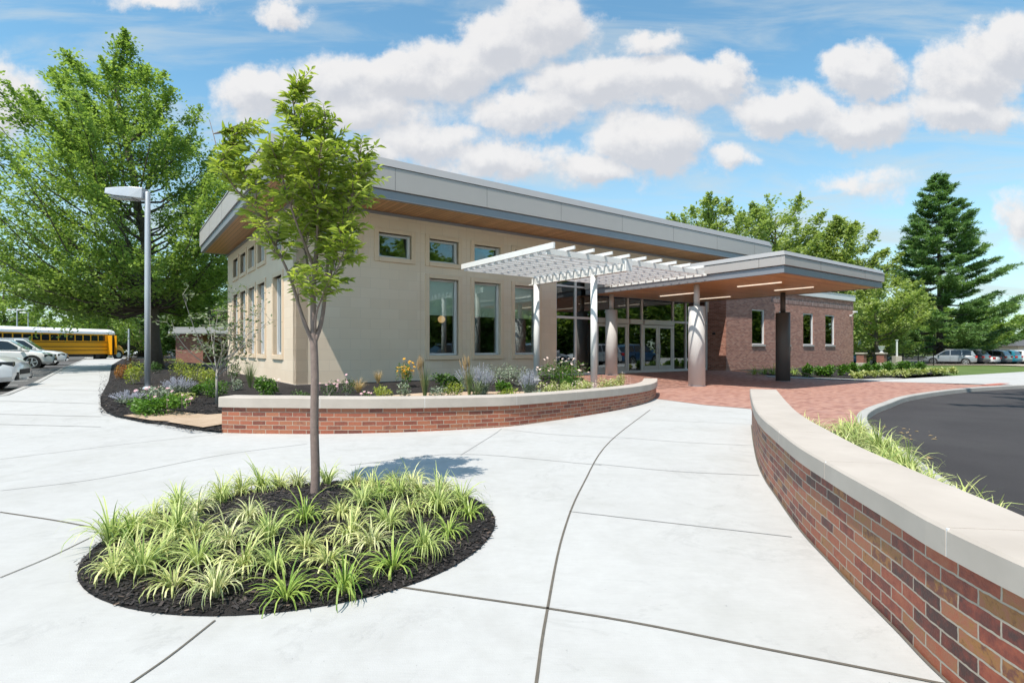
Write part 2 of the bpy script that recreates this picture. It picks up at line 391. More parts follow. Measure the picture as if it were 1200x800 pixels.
# ------------------------------------------------------------------ ground sheets
def sheet(name,poly,mat,dz=0.,zf=None,cuts_y=(),grid=0,kind='structure',parent=None):
    bm=bmesh.new(); vs=[bm.verts.new((x,y,0)) for x,y in poly]
    for t in tessellate_polygon([[Vector((x,y,0)) for x,y in poly]]):
        try: bm.faces.new([vs[i] for i in t])
        except ValueError: pass
    bm.normal_update()
    for f in bm.faces:
        if f.normal.z<0: f.normal_flip()
    def cut(co,no):
        bmesh.ops.bisect_plane(bm,geom=bm.verts[:]+bm.edges[:]+bm.faces[:],plane_co=co,plane_no=no,dist=1e-5)
    for v in (-4.8,-1.0):
        x,y=loc(0,v); cut((x,y,0),(LX,LY,0))
    for y in cuts_y: cut((0,y,0),(0,1,0))
    if cuts_y:
        for x in (14,19,24): cut((x,0,0),(1,0,0))
    if grid:
        xs=[p[0] for p in poly]; ys=[p[1] for p in poly]
        x=min(xs)+grid
        while x<max(xs): cut((x,0,0),(1,0,0)); x+=grid
        y=min(ys)+grid
        while y<max(ys): cut((0,y,0),(0,1,0)); y+=grid
    for v in bm.verts: v.co.z=(zf(v.co.x,v.co.y) if zf else gz(v.co.x,v.co.y))+dz
    bmesh.ops.recalc_face_normals(bm,faces=bm.faces)
    me=bpy.data.meshes.new(name); 
    for f in bm.faces:
        if f.normal.z<0: f.normal_flip()
    bm.to_mesh(me); bm.free()
    o=link(me,name,mat,parent); 
    if kind: o['kind']=kind
    return o
def g2(px,py): return P(px,py)[:2]
def spline(pts,n=8):
    out=[]; p=[Vector(q) for q in pts]; p=[2*p[0]-p[1]]+p+[2*p[-1]-p[-2]]
    for i in range(1,len(p)-2):
        for k in range(n):
            t=k/n; a,b,c,d=p[i-1:i+3]
            out.append(.5*((2*b)+(c-a)*t+(2*a-5*b+4*c-d)*t*t+(3*b-a-3*c+d)*t**3))
    out.append(p[-2]); return out
# huge ground out to the horizon
o=MB(); S=1500
o.add([(-S,-S,-.75),(S,-S,-.75),(S,S,-.75),(-S,S,-.75)],[(0,1,2,3)]); tag(o.build('ground',M['field']),kind='structure')
# lawn / terrain skirt carrying everything near
sheet('lawn',[(-130,-60),(130,-60),(130,170),(-130,170)],M['lawn'],-.15,cuts_y=(28,36,44,52,62))
# right wall face (towards the walk), measured base line
rw=[(881,498),(883,515),(888,540),(897,561),(909,579),(939,621),(975,660),(1000,686),(1050,736),(1110,797)]
rwall=[Vector(g2(*p)) for p in rw]+[Vector((1.60,1.5)),Vector((1.60,.7)),Vector((1.66,-.4))]
rcurve=spline([(p.x,p.y) for p in rwall],5)
kerbL=[(3.0,-.6),(2.95,.8),(2.98,2.2),(3.2,3.5),(3.78,4.8),(4.60,6.6),(5.45,8.5),(6.4,10.1),(7.35,11.3),(8.5,12.5),(10.3,14.3),(13.1,16.4),(15.8,17.9),(18.6,18.9),(24,19.9),(40,21)]
kcurve=[(q.x,q.y) for q in spline(kerbL,6)]
# concrete plaza + left walk
walkL=[g2(0,463.5),g2(39,448.5),g2(70,432.5),g2(96,421.8)]
bedL=[g2(147,420.5),g2(131,428.5),g2(121,455),g2(116,478)]
ped=[Vector(g2(772,467.5)),Vector(g2(820,474)),Vector(g2(880,479))]
plaza=[(-12.5,-6),(3.2,-6)]+[(q[0]-.25,q[1]) for q in kcurve if q[1]>-1 and q[1]<7.5]+[(3.95,8.75)]+[(5.2,9.3),(5.4,12.6),(3.8,14.7),(2.2,14.9)]
plaza+=[g2(700,470)]+[(-4,11.5)]+[(-7.5,10.5)]+[(-8.2,14.5)]
plaza+=[g2(145,440),g2(140,424),g2(150,418.6)]+[g2(100,418.6)]+[walkL[3],walkL[2],walkL[1],walkL[0],(-11.6,7),(-12.5,-6)][:-1]
sheet('pavement',plaza,M['concrete'],0.)
# driveway asphalt
dr=[(q[0]+.1,q[1]-.02) for q in kcurve]+[(60,21),(60,-20),(3,-20)]
sheet('driveway',dr,M['asphalt'],-.11)
# kerb
def band(name,curve,w0,w1,z0,z1,mat,zfun=gz,side=1,bevel=.02,parent=None):
    m=MB(); n=len(curve); vs=[]
    for i in range(n):
        a=Vector(curve[max(i-1,0)]); b=Vector(curve[min(i+1,n-1)]); t=(b-a).normalized(); nn=Vector((t.y,-t.x))*side
        p=Vector(curve[i]); z=zfun(p.x,p.y)
        for (w,h) in ((w0,z0),(w0,z1),(w1,z1),(w1,z0)):
            q=p+nn*w; vs.append((q.x,q.y,z+h))
    fs=[]
    for i in range(n-1):
        for k in range(4): fs.append((i*4+k,i*4+(k+1)%4,(i+1)*4+(k+1)%4,(i+1)*4+k))
    fs+=[(0,1,2,3),tuple((n-1)*4+k for k in (3,2,1,0))]
    m.add(vs,fs); return m.build(name,mat,parent,bevel=bevel)
tag(band('kerb',kcurve,0.,.17,-.3,.012,M['kerb']),kind='structure')
# brick pavers
pv=[g2(772,467.5),g2(826,474.5),g2(880,479),(3.95,8.75),(4.25,8.3),(4.6,8.1)]+[(q[0]+.02,q[1]) for q in kcurve if 8.0<q[1]<18.2]+[(17,18.35)]
pv+=[g2(1132,450.5),g2(1020,446.3),g2(960,444.5),loc(19.5,-2.2),loc(19.15,-.9),loc(19.1,.0),loc(9.3,.0),loc(9.3,-1.6),(.9,14.8),(2.4,14.4),(3.2,13.8)]
sheet('paver_walk',pv,M['paver'],.005)
# right concrete walk + band by the wing bed
sheet('sidewalk',[g2(1010,446.6),g2(1100,441.5),g2(1205,435.3),(34,26.5),(70,33),(70,23.8),(34,20.6),(19,19.1),(17,18.4)],M['concrete'],.009)
sheet('footpath_band',[loc(19.5,-2.55),g2(900,441.8),g2(960,444.3),g2(1020,446.1),g2(1060,443.8),g2(1040,443.2),g2(1010,444.6),g2(960,443.0),g2(900,440.4),loc(19.5,-2.2)],M['kerb'],.02)
sheet('tactile_pad',[g2(1148,451.2),g2(1172,449.2),g2(1184,449.6),g2(1163,451.9)],simple('red_tactile',(.45,.15,.11),.8,var=.1),.016)
# parking areas
sheet('parking_left',[g2(96,421.8),walkL[2],walkL[1],walkL[0],(-11.65,7),(-12.5,-6),(-60,-6),(-90,60),(-60,95),(-25,95),(-27,62),g2(110,419.5)],M['asphalt_old'],-.10)
kl=[(-12.5,-6),(-11.65,7),walkL[0],walkL[1],walkL[2],walkL[3],g2(100,418.8)]
tag(band('parking_kerb',kl,-.15,.0,-.3,.02,M['kerb'],side=-1),kind='structure')
m=MB()
def stripe(m,a,b,w,dz):
    a=Vector(a);b=Vector(b);t=(b-a).normalized();n=Vector((-t.y,t.x))*w/2; q=[a+n,a-n,b-n,b+n]
    K=max(1,int((b-a).length/1.2))
    for i in range(K):
        s0=a.lerp(b,i/K); s1=a.lerp(b,(i+1)/K)
        q=[s0+n,s0-n,s1-n,s1+n]
        m.add([(p.x,p.y,gz(p.x,p.y)+dz) for p in q],[(0,1,2,3)])
W0=Vector(walkL[0]);WD=(Vector(walkL[3])-W0).normalized()
for k in range(-1,13):
    p=W0+WD*(k*2.75+.9); q=p-Vector((RX,RY))*.35; e=p-Vector((RX,RY))*5.4
    stripe(m,q,e,.11,-.094)
tag(m.build('parking_lines',M['paint'],fix=False),kind='structure')
sheet('parking_right',[(24,47),(30,54),(44,56),(110,60),(110,130),(12,130),(14,50)],M['asphalt_old'],-.10,cuts_y=(48,52,56,62))
sheet('road_verge',[(34,52),(60,50),(110,55),(110,60),(44,56.5)],simple('pale_gravel',(.42,.36,.29),.9,var=.2,scale=3),-.07,cuts_y=(52,56,62))
# paving joints
m=MB(); ml=MB()
def jl(mm,pts,w,dz=.004):
    q=spline([g2(*p) for p in pts],6)
    for a,b in zip(q[:-1],q[1:]): stripe(mm,a,b,w,dz)
jl(m,[(0,600),(60,609),(104,617)],.014); jl(m,[(463,687),(700,722),(900,761),(1113,803)],.016)
jl(m,[(628,803),(640,722),(660,625),(683,568),(715,517),(762,480)],.013)
jl(m,[(0,677),(60,652),(108,629)],.008); jl(m,[(150,803),(200,768),(252,727)],.010)
jl(ml,[(0,575),(120,560),(260,533),(360,520)],.012); jl(ml,[(0,538),(150,520),(262,508)],.012)
jl(ml,[(540,533),(580,508),(588,502)],.012); jl(ml,[(667,599),(780,612),(928,629)],.012)
jl(ml,[(695,543),(790,552),(890,557)],.012); jl(ml,[(723,512),(800,518),(884,522)],.012); jl(ml,[(748,491),(810,494),(881,497)],.012)
jl(ml,[(410,545),(540,532),(705,545)],.012);jl(ml,[(590,503),(650,509),(722,513)],.012)
for yy in (497,485,470,455,444,436): 
    a=15+ (yy-430)*0 
    jl(ml,[(max(-5,(463.5-yy)*2.4),yy),(118,yy+3)],.03)
for a_,b_ in zip(rcurve[:-1],rcurve[1:]):
    t_=(b_-a_).normalized(); n_=Vector((t_.y,-t_.x))*.006; stripe(m,a_+n_,b_+n_,.016,.004)
tag(m.build('expansion_joints',M['joint'],fix=False),kind='structure'); tag(ml.build('tooled_joints',M['joint_light'],fix=False),kind='structure')
# a loose sheet of small droppings on the asphalt: dead leaves
m=MB(); rr=random.Random(3)
for k in range(26):
    px=rr.uniform(1010,1100); py=490+rr.random()**2*30+ (px-1010)*.1
    if k<6: px,py=rr.uniform(1055,1068),rr.uniform(498,507)
    x,y=g2(px,py); a=rr.random()*6; s=rr.uniform(.02,.05)
    z=gz(x,y)-.105
    m.add([(x+s*math.cos(a),y+s*math.sin(a),z),(x+s*.5*math.cos(a+1.8),y+s*.5*math.sin(a+1.8),z+.01),(x-s*math.cos(a),y-s*math.sin(a),z+.003),(x+s*.5*math.cos(a-1.6),y+s*.5*math.sin(a-1.6),z+.012)],[(0,1,2,3)])
tag(m.build('fallen_leaves',M['straw'],fix=False),'dry fallen leaves scattered on the dark driveway asphalt','leaves',kind='stuff')

# ------------------------------------------------------------------ low brick walls
def lowwall(name,label,curve,side,htop,base,thick,oh,cop,seglen,mat,closed_end=True):
    """curve = face line; side=+1: wall body lies to the right of travel"""
    c=[Vector(p) for p in curve]; n=len(c)
    T=[(c[min(i+1,n-1)]-c[max(i-1,0)]).normalized() for i in range(n)]
    N=[Vector((t.y,-t.x))*side for t in T]
    S=[0.]
    for i in range(1,n): S.append(S[-1]+(c[i]-c[i-1]).length)
    root=thing(name,label,'wall',(c[0].x,c[0].y,0))
    off=Vector((c[0].x,c[0].y))
    m=MB()
    def q(i,w): p=c[i]+N[i]*w-off; return p
    for w,flip in ((0.,1),(thick,-1)):
        for i in range(n-1):
            a,b=q(i,w),q(i+1,w); ha,hb=htop(S[i])-cop,htop(S[i+1])-cop
            za,zb=-.05,-.05
            m.add([(a.x,a.y,za),(b.x,b.y,zb),(b.x,b.y,hb),(a.x,a.y,ha)],[(0,1,2,3)],[[(S[i],za-ha),(S[i+1],zb-hb),(S[i+1],0),(S[i],0)]])
    for i in (0,n-1):
        a,b=q(i,0),q(i,thick); h=htop(S[i])-cop
        m.add([(a.x,a.y,-.05),(b.x,b.y,-.05),(b.x,b.y,h),(a.x,a.y,h)],[(0,1,2,3)],[[(S[i],-.05-h),(S[i]+thick,-.05-h),(S[i]+thick,0),(S[i],0)]])
    m.build('brick_body',mat,root)
    # coping stones with thin joints
    k=0; s0=0.
    def at(s):
        s=max(0,min(S[-1],s)); i=0
        while i<n-2 and S[i+1]<s: i+=1
        t=(s-S[i])/(S[i+1]-S[i]); return c[i].lerp(c[i+1],t),N[i].lerp(N[i+1],t).normalized(),htop(s)
    nseg=max(1,round(S[-1]/seglen)); L=S[-1]/nseg
    m=MB()
    for k in range(nseg):
        a=k*L+(.004 if k else -.03); b=(k+1)*L-(.004 if k<nseg-1 else -.03); K=max(3,int(L/.12)); vs=[]
        for j in range(K+1):
            s=a+(b-a)*j/K; p,nn,h=at(s)
            if s<0: p=p-T[0]*(-s)
            if s>S[-1]: p=p+T[-1]*(s-S[-1])
            ch=.012
            for (w,z) in ((-oh,h-cop),(-oh,h-ch),(-oh+ch,h),(thick+oh-ch,h),(thick+oh,h-ch),(thick+oh,h-cop)):
                r=p+nn*w-off; vs.append((r.x,r.y,z))
        fs=[]
        for j in range(K):
            for e in range(6): fs.append((j*6+e,j*6+(e+1)%6,(j+1)*6+(e+1)%6,(j+1)*6+e))
        fs+=[tuple(range(6)),tuple(K*6+e for e in range(5,-1,-1))]
        m.add(vs,fs)
    m.build('coping',M['coping'],root)
    m=MB()  # mortar in the coping joints
    for k in range(1,nseg):
        p,nn,h=at(k*L); t=Vector((-nn.y,nn.x)); r=p+nn*(thick/2)-off
        m.obox((r.x,r.y,h-cop/2-.002),(nn.x,nn.y,0),(t.x,t.y,0),(0,0,1),thick/2+oh-.003,.006,cop/2-.001)
    if m.v: m.build('coping_joint',M['white'],root)
    return root
lowwall('retaining_wall','low curved red brick wall with thick cream coping at right foreground',[(p.x,p.y) for p in rcurve],-1,lambda s:.588,0,.34,.03,.108,1.22,M['brick_wall'])
pw=[(260,507),(300,508),(370,508.3),(440,507.2),(500,505.2),(560,502),(600,499.2),(640,494),(680,488),(720,481),(745,475.5),(761,470.5),(768,466),(769,461)]
pc=[Vector(g2(*p)) for p in pw]; pcur=spline([(p.x,p.y) for p in pc],5)
plen=sum((pcur[i+1]-pcur[i]).length for i in range(len(pcur)-1))
lowwall('planter_wall','long curved red brick planter wall with cream coping before the beige building',[(p.x,p.y) for p in pcur],-1,lambda s:.535-.115*ramp(s,1.,9.5),0,.30,.035,.15,1.55,M['brick_planter'])
# ------------------------------------------------------------------ planting beds
inner=[(q.x,q.y+.12) for q in pcur[:-3]]
bed=[g2(131,428.2),g2(127,448),g2(117.5,468),g2(118,477),g2(124,484),g2(134,488.5),g2(160,494),g2(192,498),g2(238,505.5),g2(258,507.4)]+inner[1:]+[(2.95,14.3),(1.5,14.7),loc(9.32,-1.62),loc(9.32,-.02),loc(0.,-.02),loc(-.02,0),loc(-.02,11.4),(-13.5,27),(-18.5,33.5),(-27,43),(-36.5,53.5),g2(143,420.8)]
sheet('mulch_bed',bed,M['mulch'],.035,kind='structure')
gp=spline([(-6.55,9.75),(-5.6,9.35),(-4.6,9.35),(-3.5,11.4),(-2.0,13.3),(.2,14.1),(1.6,14.3)],6)
gp=[(p.x,p.y) for p in gp]
def strip_poly(c,w):
    a=[];b=[]
    for i in range(len(c)):
        p=Vector(c[max(i-1,0)]);q=Vector(c[min(i+1,len(c)-1)]);t=(q-p).normalized();n=Vector((-t.y,t.x))*w/2
        a.append(tuple(Vector(c[i])+n)); b.append(tuple(Vector(c[i])-n))
    return a+b[::-1]
sheet('gravel_path',strip_poly(gp,.8),M['gravel'],.055)
sheet('gravel_path_mouth',[g2(196,498.2),g2(238,505),g2(261,501),g2(262,488),g2(236,490),g2(212,494)],M['gravel'],.06)
# circle
TC=(-1.407,3.82); TRr=1.287
circ=[(TC[0]+TRr*(1+.008*math.sin(5*a))*math.cos(a),TC[1]+TRr*math.sin(a)) for a in [2*PI*k/72 for k in range(72)]]
def zc(x,y):
    r=math.hypot(x-TC[0],y-TC[1])/TRr; return .006+.07*(1-r*r) if r<1 else .006
sheet('mulch_circle',circ,M['mulch'],0.,zf=zc,grid=.16)
strip=[(q[0]-.02,q[1]) for q in kcurve if .3<q[1]<8.3]
rin=[(p.x+.36,p.y) for p in rcurve if .3<p.y<8.0]
sheet('mulch_strip',strip+rin,M['mulch'],.03)
wingbed=[loc(19.6,-.95),loc(19.6,-2.25)]+[g2(900,440.2),g2(960,442.8),g2(1010,444.0),g2(1050,442.2),g2(1090,438.6),g2(1118,436.6),g2(1100,433.4),g2(1060,433),g2(1010,433)]+[loc(33,-1.0)]
sheet('mulch_bed_wing',wingbed,M['mulch'],.03)
# bark chips (uncountable)
def chips(name,pts,zf,smin,smax,label):
    rr=random.Random(11); m=MB()
    for (x,y) in pts:
        a=rr.random()*PI*2; L=rr.uniform(smin,smax); w=L*rr.uniform(.15,.4); t=rr.uniform(-.5,.5); h=rr.uniform(.003,.016)
        d=Vector((math.cos(a),math.sin(a),t*.6)); n=Vector((-math.sin(a),math.cos(a),rr.uniform(-.4,.4)))*w/2
        c=Vector((x,y,zf(x,y)+h)); m.add([c-d*L/2-n,c+d*L/2-n,c+d*L/2*.8+n,c-d*L/2*.9+n],[(0,1,2,3)],tint=rr.random())
    return tag(m.build(name,M['chip'],fix=False),label,'mulch',kind='stuff')
mm,nt,b=newmat('bark_chip'); at=nt.n('ShaderNodeAttribute',attribute_name='tint').outputs['Fac']
nt.l(nt.ramp(at,[(0.,(.008,.007,.007)),(.7,(.035,.029,.028)),(.93,(.07,.055,.05)),(1.,(.16,.11,.08))]),b.inputs['Base Color']); b.inputs['Roughness'].default_value=.75; M['chip']=mm
pts=[]
while len(pts)<15000:
    a=R_.random()*2*PI; r=math.sqrt(R_.random())*TRr*1.0; pts.append((TC[0]+r*math.cos(a),TC[1]+r*math.sin(a)))
for k in range(18):
    a=R_.random()*2*PI; r=TRr*(1+abs(R_.gauss(0,.012))); pts.append((TC[0]+r*math.cos(a),TC[1]+r*math.sin(a)))
chips('bark_mulch',pts,zc,.012,.04,'dark bark mulch chips filling the round tree bed in the walk')
pts=[]
while len(pts)<9000:
    px=R_.uniform(116,262); py=R_.uniform(428,508)
    x,y=g2(px,py)
    if py>478+ (px-118)*.35*.6+8: continue
    u,v=uv_of(x,y)
    if u>-.1 and v>0: continue
    pts.append((x,y))
chips('bed_mulch',pts,lambda x,y:gz(x,y)+.035,.02,.06,'dark bark mulch chips in the flower bed by the street lamp')

# ------------------------------------------------------------------ main building
B=thing('community_building','single storey beige block building with deep grey fascia and cedar soffit','building',(CX,CY,0),TH)
def wall_cells(m,mp,u0,u1,z0,z1,ops,t,face=0.):
    """mp(u,d,z)->xyz, d=0 outer face, d=t inner"""
    us=sorted({u0,u1}|{o[0] for o in ops}|{o[1] for o in ops}); zs=sorted({z0,z1}|{o[2] for o in ops}|{o[3] for o in ops})
    us=[u for u in us if u0<=u<=u1]; zs=[z for z in zs if z0<=z<=z1]
    def solid(i,j):
        if i<0 or j<0 or i>=len(us)-1 or j>=len(zs)-1: return False
        cu,cz=(us[i]+us[i+1])/2,(zs[j]+zs[j+1])/2
        return not any(o[0]<cu<o[1] and o[2]<cz<o[3] for o in ops)
    for i in range(len(us)-1):
        for j in range(len(zs)-1):
            if not solid(i,j): continue
            a,b,c,d=us[i],us[i+1],zs[j],zs[j+1]
            m.add([mp(a,0,c),mp(b,0,c),mp(b,0,d),mp(a,0,d)],[(0,1,2,3)])
            m.add([mp(a,t,c),mp(b,t,c),mp(b,t,d),mp(a,t,d)],[(3,2,1,0)])
            for (q,w,e,f,di,dj) in ((a,c,a,d,-1,0),(b,c,b,d,1,0),(a,c,b,c,0,-1),(a,d,b,d,0,1)):
                if not solid(i+di,j+dj): m.add([mp(q,0,w),mp(e,0,f),mp(e,t,f),mp(q,t,w)],[(0,1,2,3)])
ZB=.0; ZT=5.42; UE=9.45; VB=11.3; UR=21.2
FRONT=[(c,hw,z0,z1) for c in (1.22,2.93,4.63,6.33,8.03) for (hw,z0,z1) in ((.54,4.02,4.76),)]+[(c,.54,1.02,3.5) for c in (4.63,6.33,8.03)]
SIDE=[(c,.56,4.18,4.94) for c in (2.08,4.37,6.02,7.66,9.29)]+[(c,.56,1.05,3.46) for c in (2.08,4.37,6.02,7.66,9.29)]
T_=.32
m=MB()
mpF=lambda u,d,z:(u,d,z); mpS=lambda v,d,z:(d,v,z)
wall_cells(m,mpF,0,UE,ZB,ZT,[(c-h,c+h,a,b) for c,h,a,b in FRONT],T_)
wall_cells(m,mpS,0.,VB,ZB,ZT,[(c-h,c+h,a,b) for c,h,a,b in SIDE],T_)
m.box(UE-.0,UR,0.02,T_,5.02,ZT)
m.box(UR-.3,UR,T_+.01,VB,3.0,ZT); m.box(T_+.01,UR,VB-.3,VB,ZB,ZT-.01)
m.box(19.12,UR-.31,.0,T_-.01,3.0,5.0)
m.build('wall',M['block'],B)
# foundation line
m=MB(); m.box(-.02,UE,-.02,-.001,0,.25); m.box(-.02,-.001,-.001,VB,0,.25); m.build('foundation',M['coping'],B)
def window(c,h,a,b,side,shade=None,kind='big'):
    # side 'F': plane v=0, outward -v ; 'S': plane u=0, outward -u
    f=(lambda u,d,z:(u,d,z)) if side=='F' else (lambda u,d,z:(d,u,z))
    def bx(mm,u0,u1,d0,d1,z0,z1):
        p=f(u0,d0,z0);q=f(u1,d1,z1); mm.box(min(p[0],q[0]),max(p[0],q[0]),min(p[1],q[1]),max(p[1],q[1]),z0,z1)
    lw=.14; pr=-.035
    m=MB()
    bx(m,c-h-lw,c-h,pr,.14,a-lw,b+lw); bx(m,c+h,c+h+lw,pr,.14,a-lw,b+lw)
    bx(m,c-h,c+h,pr,.14,b,b+lw); bx(m,c-h,c+h,pr-.02,.14,a-lw,a)
    su=m.build('window',M['precast'],B,bevel=.008)
    m=MB(); fw=.07
    bx(m,c-h+.004,c-h+fw,.10,.22,a+.004,b-.004); bx(m,c+h-fw,c+h-.004,.10,.22,a+.004,b-.004)
    bx(m,c-h+fw,c+h-fw,.15,.22,b-fw,b-.004); bx(m,c-h+fw,c+h-fw,.15,.22,a+.004,a+fw)
    m.build('frame',M['white'],su,bevel=.004)
    m=MB(); p=f(c-h+fw,.18,a+fw); q=f(c+h-fw,.18,b-fw)
    bx(m,c-h+fw-.005,c+h-fw+.005,.180,.190,a+fw-.005,b-fw+.005); m.build('pane',M['glass'] if side=='F' else M['glass_clear'],su)
    if shade:
        m=MB(); z=b-shade*(b-a)
        sd=.193
        bx(m,c-h+fw+.01,c+h-fw-.02,sd,sd+.005,z,b-fw); bx(m,c-h+fw+.01,c+h-fw-.02,sd-.002,sd+.015,z-.03,z)
        m.build('roller_shade',M['shade_'] if side=='F' else M['shade_w'],su)
for i,(c,h,a,b) in enumerate(FRONT): window(c,h,a,b,'F',.46 if b-a>1 else None)
for i,(c,h,a,b) in enumerate(SIDE): window(c,h,a,b,'S',.985)
# vertical control joints in the block
m=MB()
for u in (2.07,3.78,5.48,7.18,): m.box(u-.006,u+.006,-.003,-.0005,3.95 if u<3.5 else .3,5.3)
m.box(3.775,3.785,-.003,-.0005,.3,5.3)
m.build('control_joint',M['precast'],B)
# interior
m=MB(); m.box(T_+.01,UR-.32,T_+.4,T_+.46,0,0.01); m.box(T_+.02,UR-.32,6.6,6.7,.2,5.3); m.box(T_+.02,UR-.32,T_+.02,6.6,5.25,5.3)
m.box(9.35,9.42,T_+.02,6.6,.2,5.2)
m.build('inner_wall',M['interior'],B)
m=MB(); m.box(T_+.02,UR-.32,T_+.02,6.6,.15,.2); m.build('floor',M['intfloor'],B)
# roof
RF=-1.53; RL=-1.1; RRt=22.1; RB=11.25; ZS=5.38
m=MB(); m.box(RL+.16,RRt-.1,RF+.16,RB-.1,ZS+.0,ZS+.03)
m.build('soffit',M['soffit'],B)
m=MB()
def ringbox(m,u0,u1,v0,v1,z0,z1,t):
    m.box(u0,u1,v0,v0+t,z0,z1); m.box(u0,u0+t,v0+t,v1,z0,z1); m.box(u1-t,u1,v0+t,v1,z0,z1); m.box(u0+t,u1-t,v1-t,v1,z0,z1)
ringbox(m,RL+.05,RRt-.05,RF+.05,RB-.05,ZS-.01,5.60,.12); m.build('fascia_strip',M['strip'],B)
m=MB(); ringbox(m,RL,RRt,RF,RB,5.62,6.24,.15); fp=m.build('fascia',M['fascia'],B,bevel=.006)
m=MB()  # sloped flashing on top
for (a,b,c,d) in ((RL,RRt,RF,None),):
    v=[(RL-.02,RF-.02,6.255),(RRt+.02,RF-.02,6.255),(RRt+.02,RB+.02,6.255),(RL-.02,RB+.02,6.255)]
    w=[(RL+.10,RF+.10,6.50),(RRt-.10,RF+.10,6.50),(RRt-.10,RB-.1,6.50),(RL+.10,RB-.1,6.50)]
    m.add(v+w,[(0,1,5,4),(1,2,6,5),(2,3,7,6),(3,0,4,7),(4,5,6,7),(3,2,1,0)])
m.build('roof_flashing',M['flash'],B)
for u in [RL+.3+3.05*k for k in range(1,8)]:
    m=MB(); m.box(u-.005,u+.005,RF-.003,RF-.0005,5.62,6.24); m.build('fascia_seam',M['seam'],B)
for v in [RF+.6+3.05*k for k in range(0,5)]:
    m=MB(); m.box(RL-.003,RL-.0005,v-.008,v+.008,5.62,6.24); m.build('fascia_seam',M['seam'],B)
m=MB(); m.box(.02,UR,-.06,-.002,ZT-.13,ZT-.05); m.box(-.06,-.002,.02,VB,ZT-.13,ZT-.05); m.build('wall_trim',M['strip'],B)
# curtain wall
CE=19.08
VX=[9.47,Fu(676),Fu(694)+.25,Fu(737.5),Fu(754),Fu(790.5),Fu(805.5),CE]
ZH=2.44
cw=MB()
def mul(mm,u,w,z0,z1,d0=.05,d1=.18): mm.box(u-w/2,u+w/2,d0,d1,z0,z1)
for i,u in enumerate(VX): mul(cw,u,.075 if i else .09,.2,5.02)
mul(cw,Fu(819),.05,.2,5.02)
segs=list(zip(VX[:-1],VX[1:]))
for a,b in segs:
    cw.box(a+.04,b-.04,.055,.175,ZH-.04,ZH+.05); cw.box(a+.04,b-.04,.055,.175,.2,.30); cw.box(a+.04,b-.04,.055,.175,4.92,5.018)
    cw.box(a+.04,b-.04,.055,.175,3.62,3.68)
F_=cw.build('curtain_wall',M['white'],B,bevel=.005)
m=MB()
for i,(a,b) in enumerate(segs):
    if i in (2,4):  # door bays
        m.box(a+.03,b-.03,.11,.12,ZH+.05,4.93)
    else: m.box(a+.03,b-.03,.11,.12,.29,4.93)
m.build('pane',M['glass_dark'],F_)
m=MB()
for i in (2,3,4):
    a,b=segs[i]; m.box(a+.045,b-.045,-.03,.054,2.28,2.49)
m.build('header',M['alum'],F_,bevel=.008)
def door(a,b,hinge):
    m=MB(); z0,z1=.215,2.27; s=.12
    m.box(a,a+s,.06,.11,z0,z1); m.box(b-s,b,.06,.11,z0,z1); m.box(a+s,b-s,.06,.11,z1-.13,z1); m.box(a+s,b-s,.06,.11,z0,z0+.27)
    d=m.build('door',M['alum'],B,bevel=.004)
    m=MB(); m.box(a+s-.005,b-s+.005,.082,.09,z0+.265,z1-.125); m.build('pane',M['glass_dark'],d)
    h=b-.06 if hinge=='l' else a+.06
    m=MB(); m.tube([(h,.0,1.0),(h,.0,1.5)],.014,8); m.tube([(h,.0,1.05),(h,.06,1.05)],.01,6); m.tube([(h,.0,1.45),(h,.06,1.45)],.01,6)
    m.build('handle',M['galv'],d,smooth=True)
for i in (2,4):
    a,b=segs[i]; a+=.045; b-=.045; c=(a+b)/2
    door(a,c-.006,'l'); door(c+.006,b,'r')
# pendants inside
for (u,v,z,r) in ((10.4,2.2,3.75,.42),(10.5,2.2,3.45,.28),(10.9,3.2,3.1,.22),(12.2,3.,3.3,.35),(10.2,2.4,3.95,.2)):
    m=MB(); pts=[(u+r*math.cos(a),v+r*math.sin(a),z) for a in [2*PI*k/24 for k in range(25)]]
    m.tube(pts,.022,6); rg=m.build('pendant_lamp',M['ring'],B); 
    m=MB(); m.tube([(u+r,v,z),(u,v,5.2),(u-r,v,z)],.004,4); m.build('cable',M['black'],rg)
for (u,z) in ((4.55,2.22),(5.25,2.27)):
    m=MB(); m.blob((u,1.3,z),(.13,.13,.13),12,8); m.build('paper_globe',M['orange'],B,smooth=True)

# ------------------------------------------------------------------ brick wing
WV=-.92; WU0=19.15; WU1=32.8; WT=4.13
W=thing('brick_wing','low red brown brick building wing with narrow windows beside the entrance canopy','building',(*loc(0,0),0),TH)
WW=[(21.95,.58),(24.52,.58),(27.08,.58),(29.68,.58)]
m=MB(); wall_cells(m,lambda u,d,z:(u,WV+d,z),WU0,WU1,0,WT,[(c-h,c+h,1.44,3.18) for c,h in WW],.3)
m.box(WU0,WU0+.3,WV+.301,1.2,0,WT); m.box(WU1-.3,WU1,WV+.301,9,0,WT); m.box(WU0+.31,WU1-.31,8.7,9,0,WT)
m.build('wall',M['brick_wing'],W)
m=MB(); m.box(WU0+4.,WU1-.01,WV-.012,WV-.001,3.62,3.90)
def solstice():
    return brick('soldier_course',[(0.,(.16,.09,.08)),(.5,(.27,.15,.13)),(1.,(.40,.30,.27))],(.34,.28,.26),'wall',w=.067,h=.2,off=0.)
m.build('soldier_course',solstice(),W)
m=MB(); m.box(WU0+.02,WU1+.08,WV-.08,9.1,WT+.005,4.46); m.build('parapet',M['white'],W,bevel=.01)
m=MB(); m.box(WU0+.0,WU1+.1,WV-.1,9.12,4.462,4.50); m.build('coping_cap',M['alum'],W)
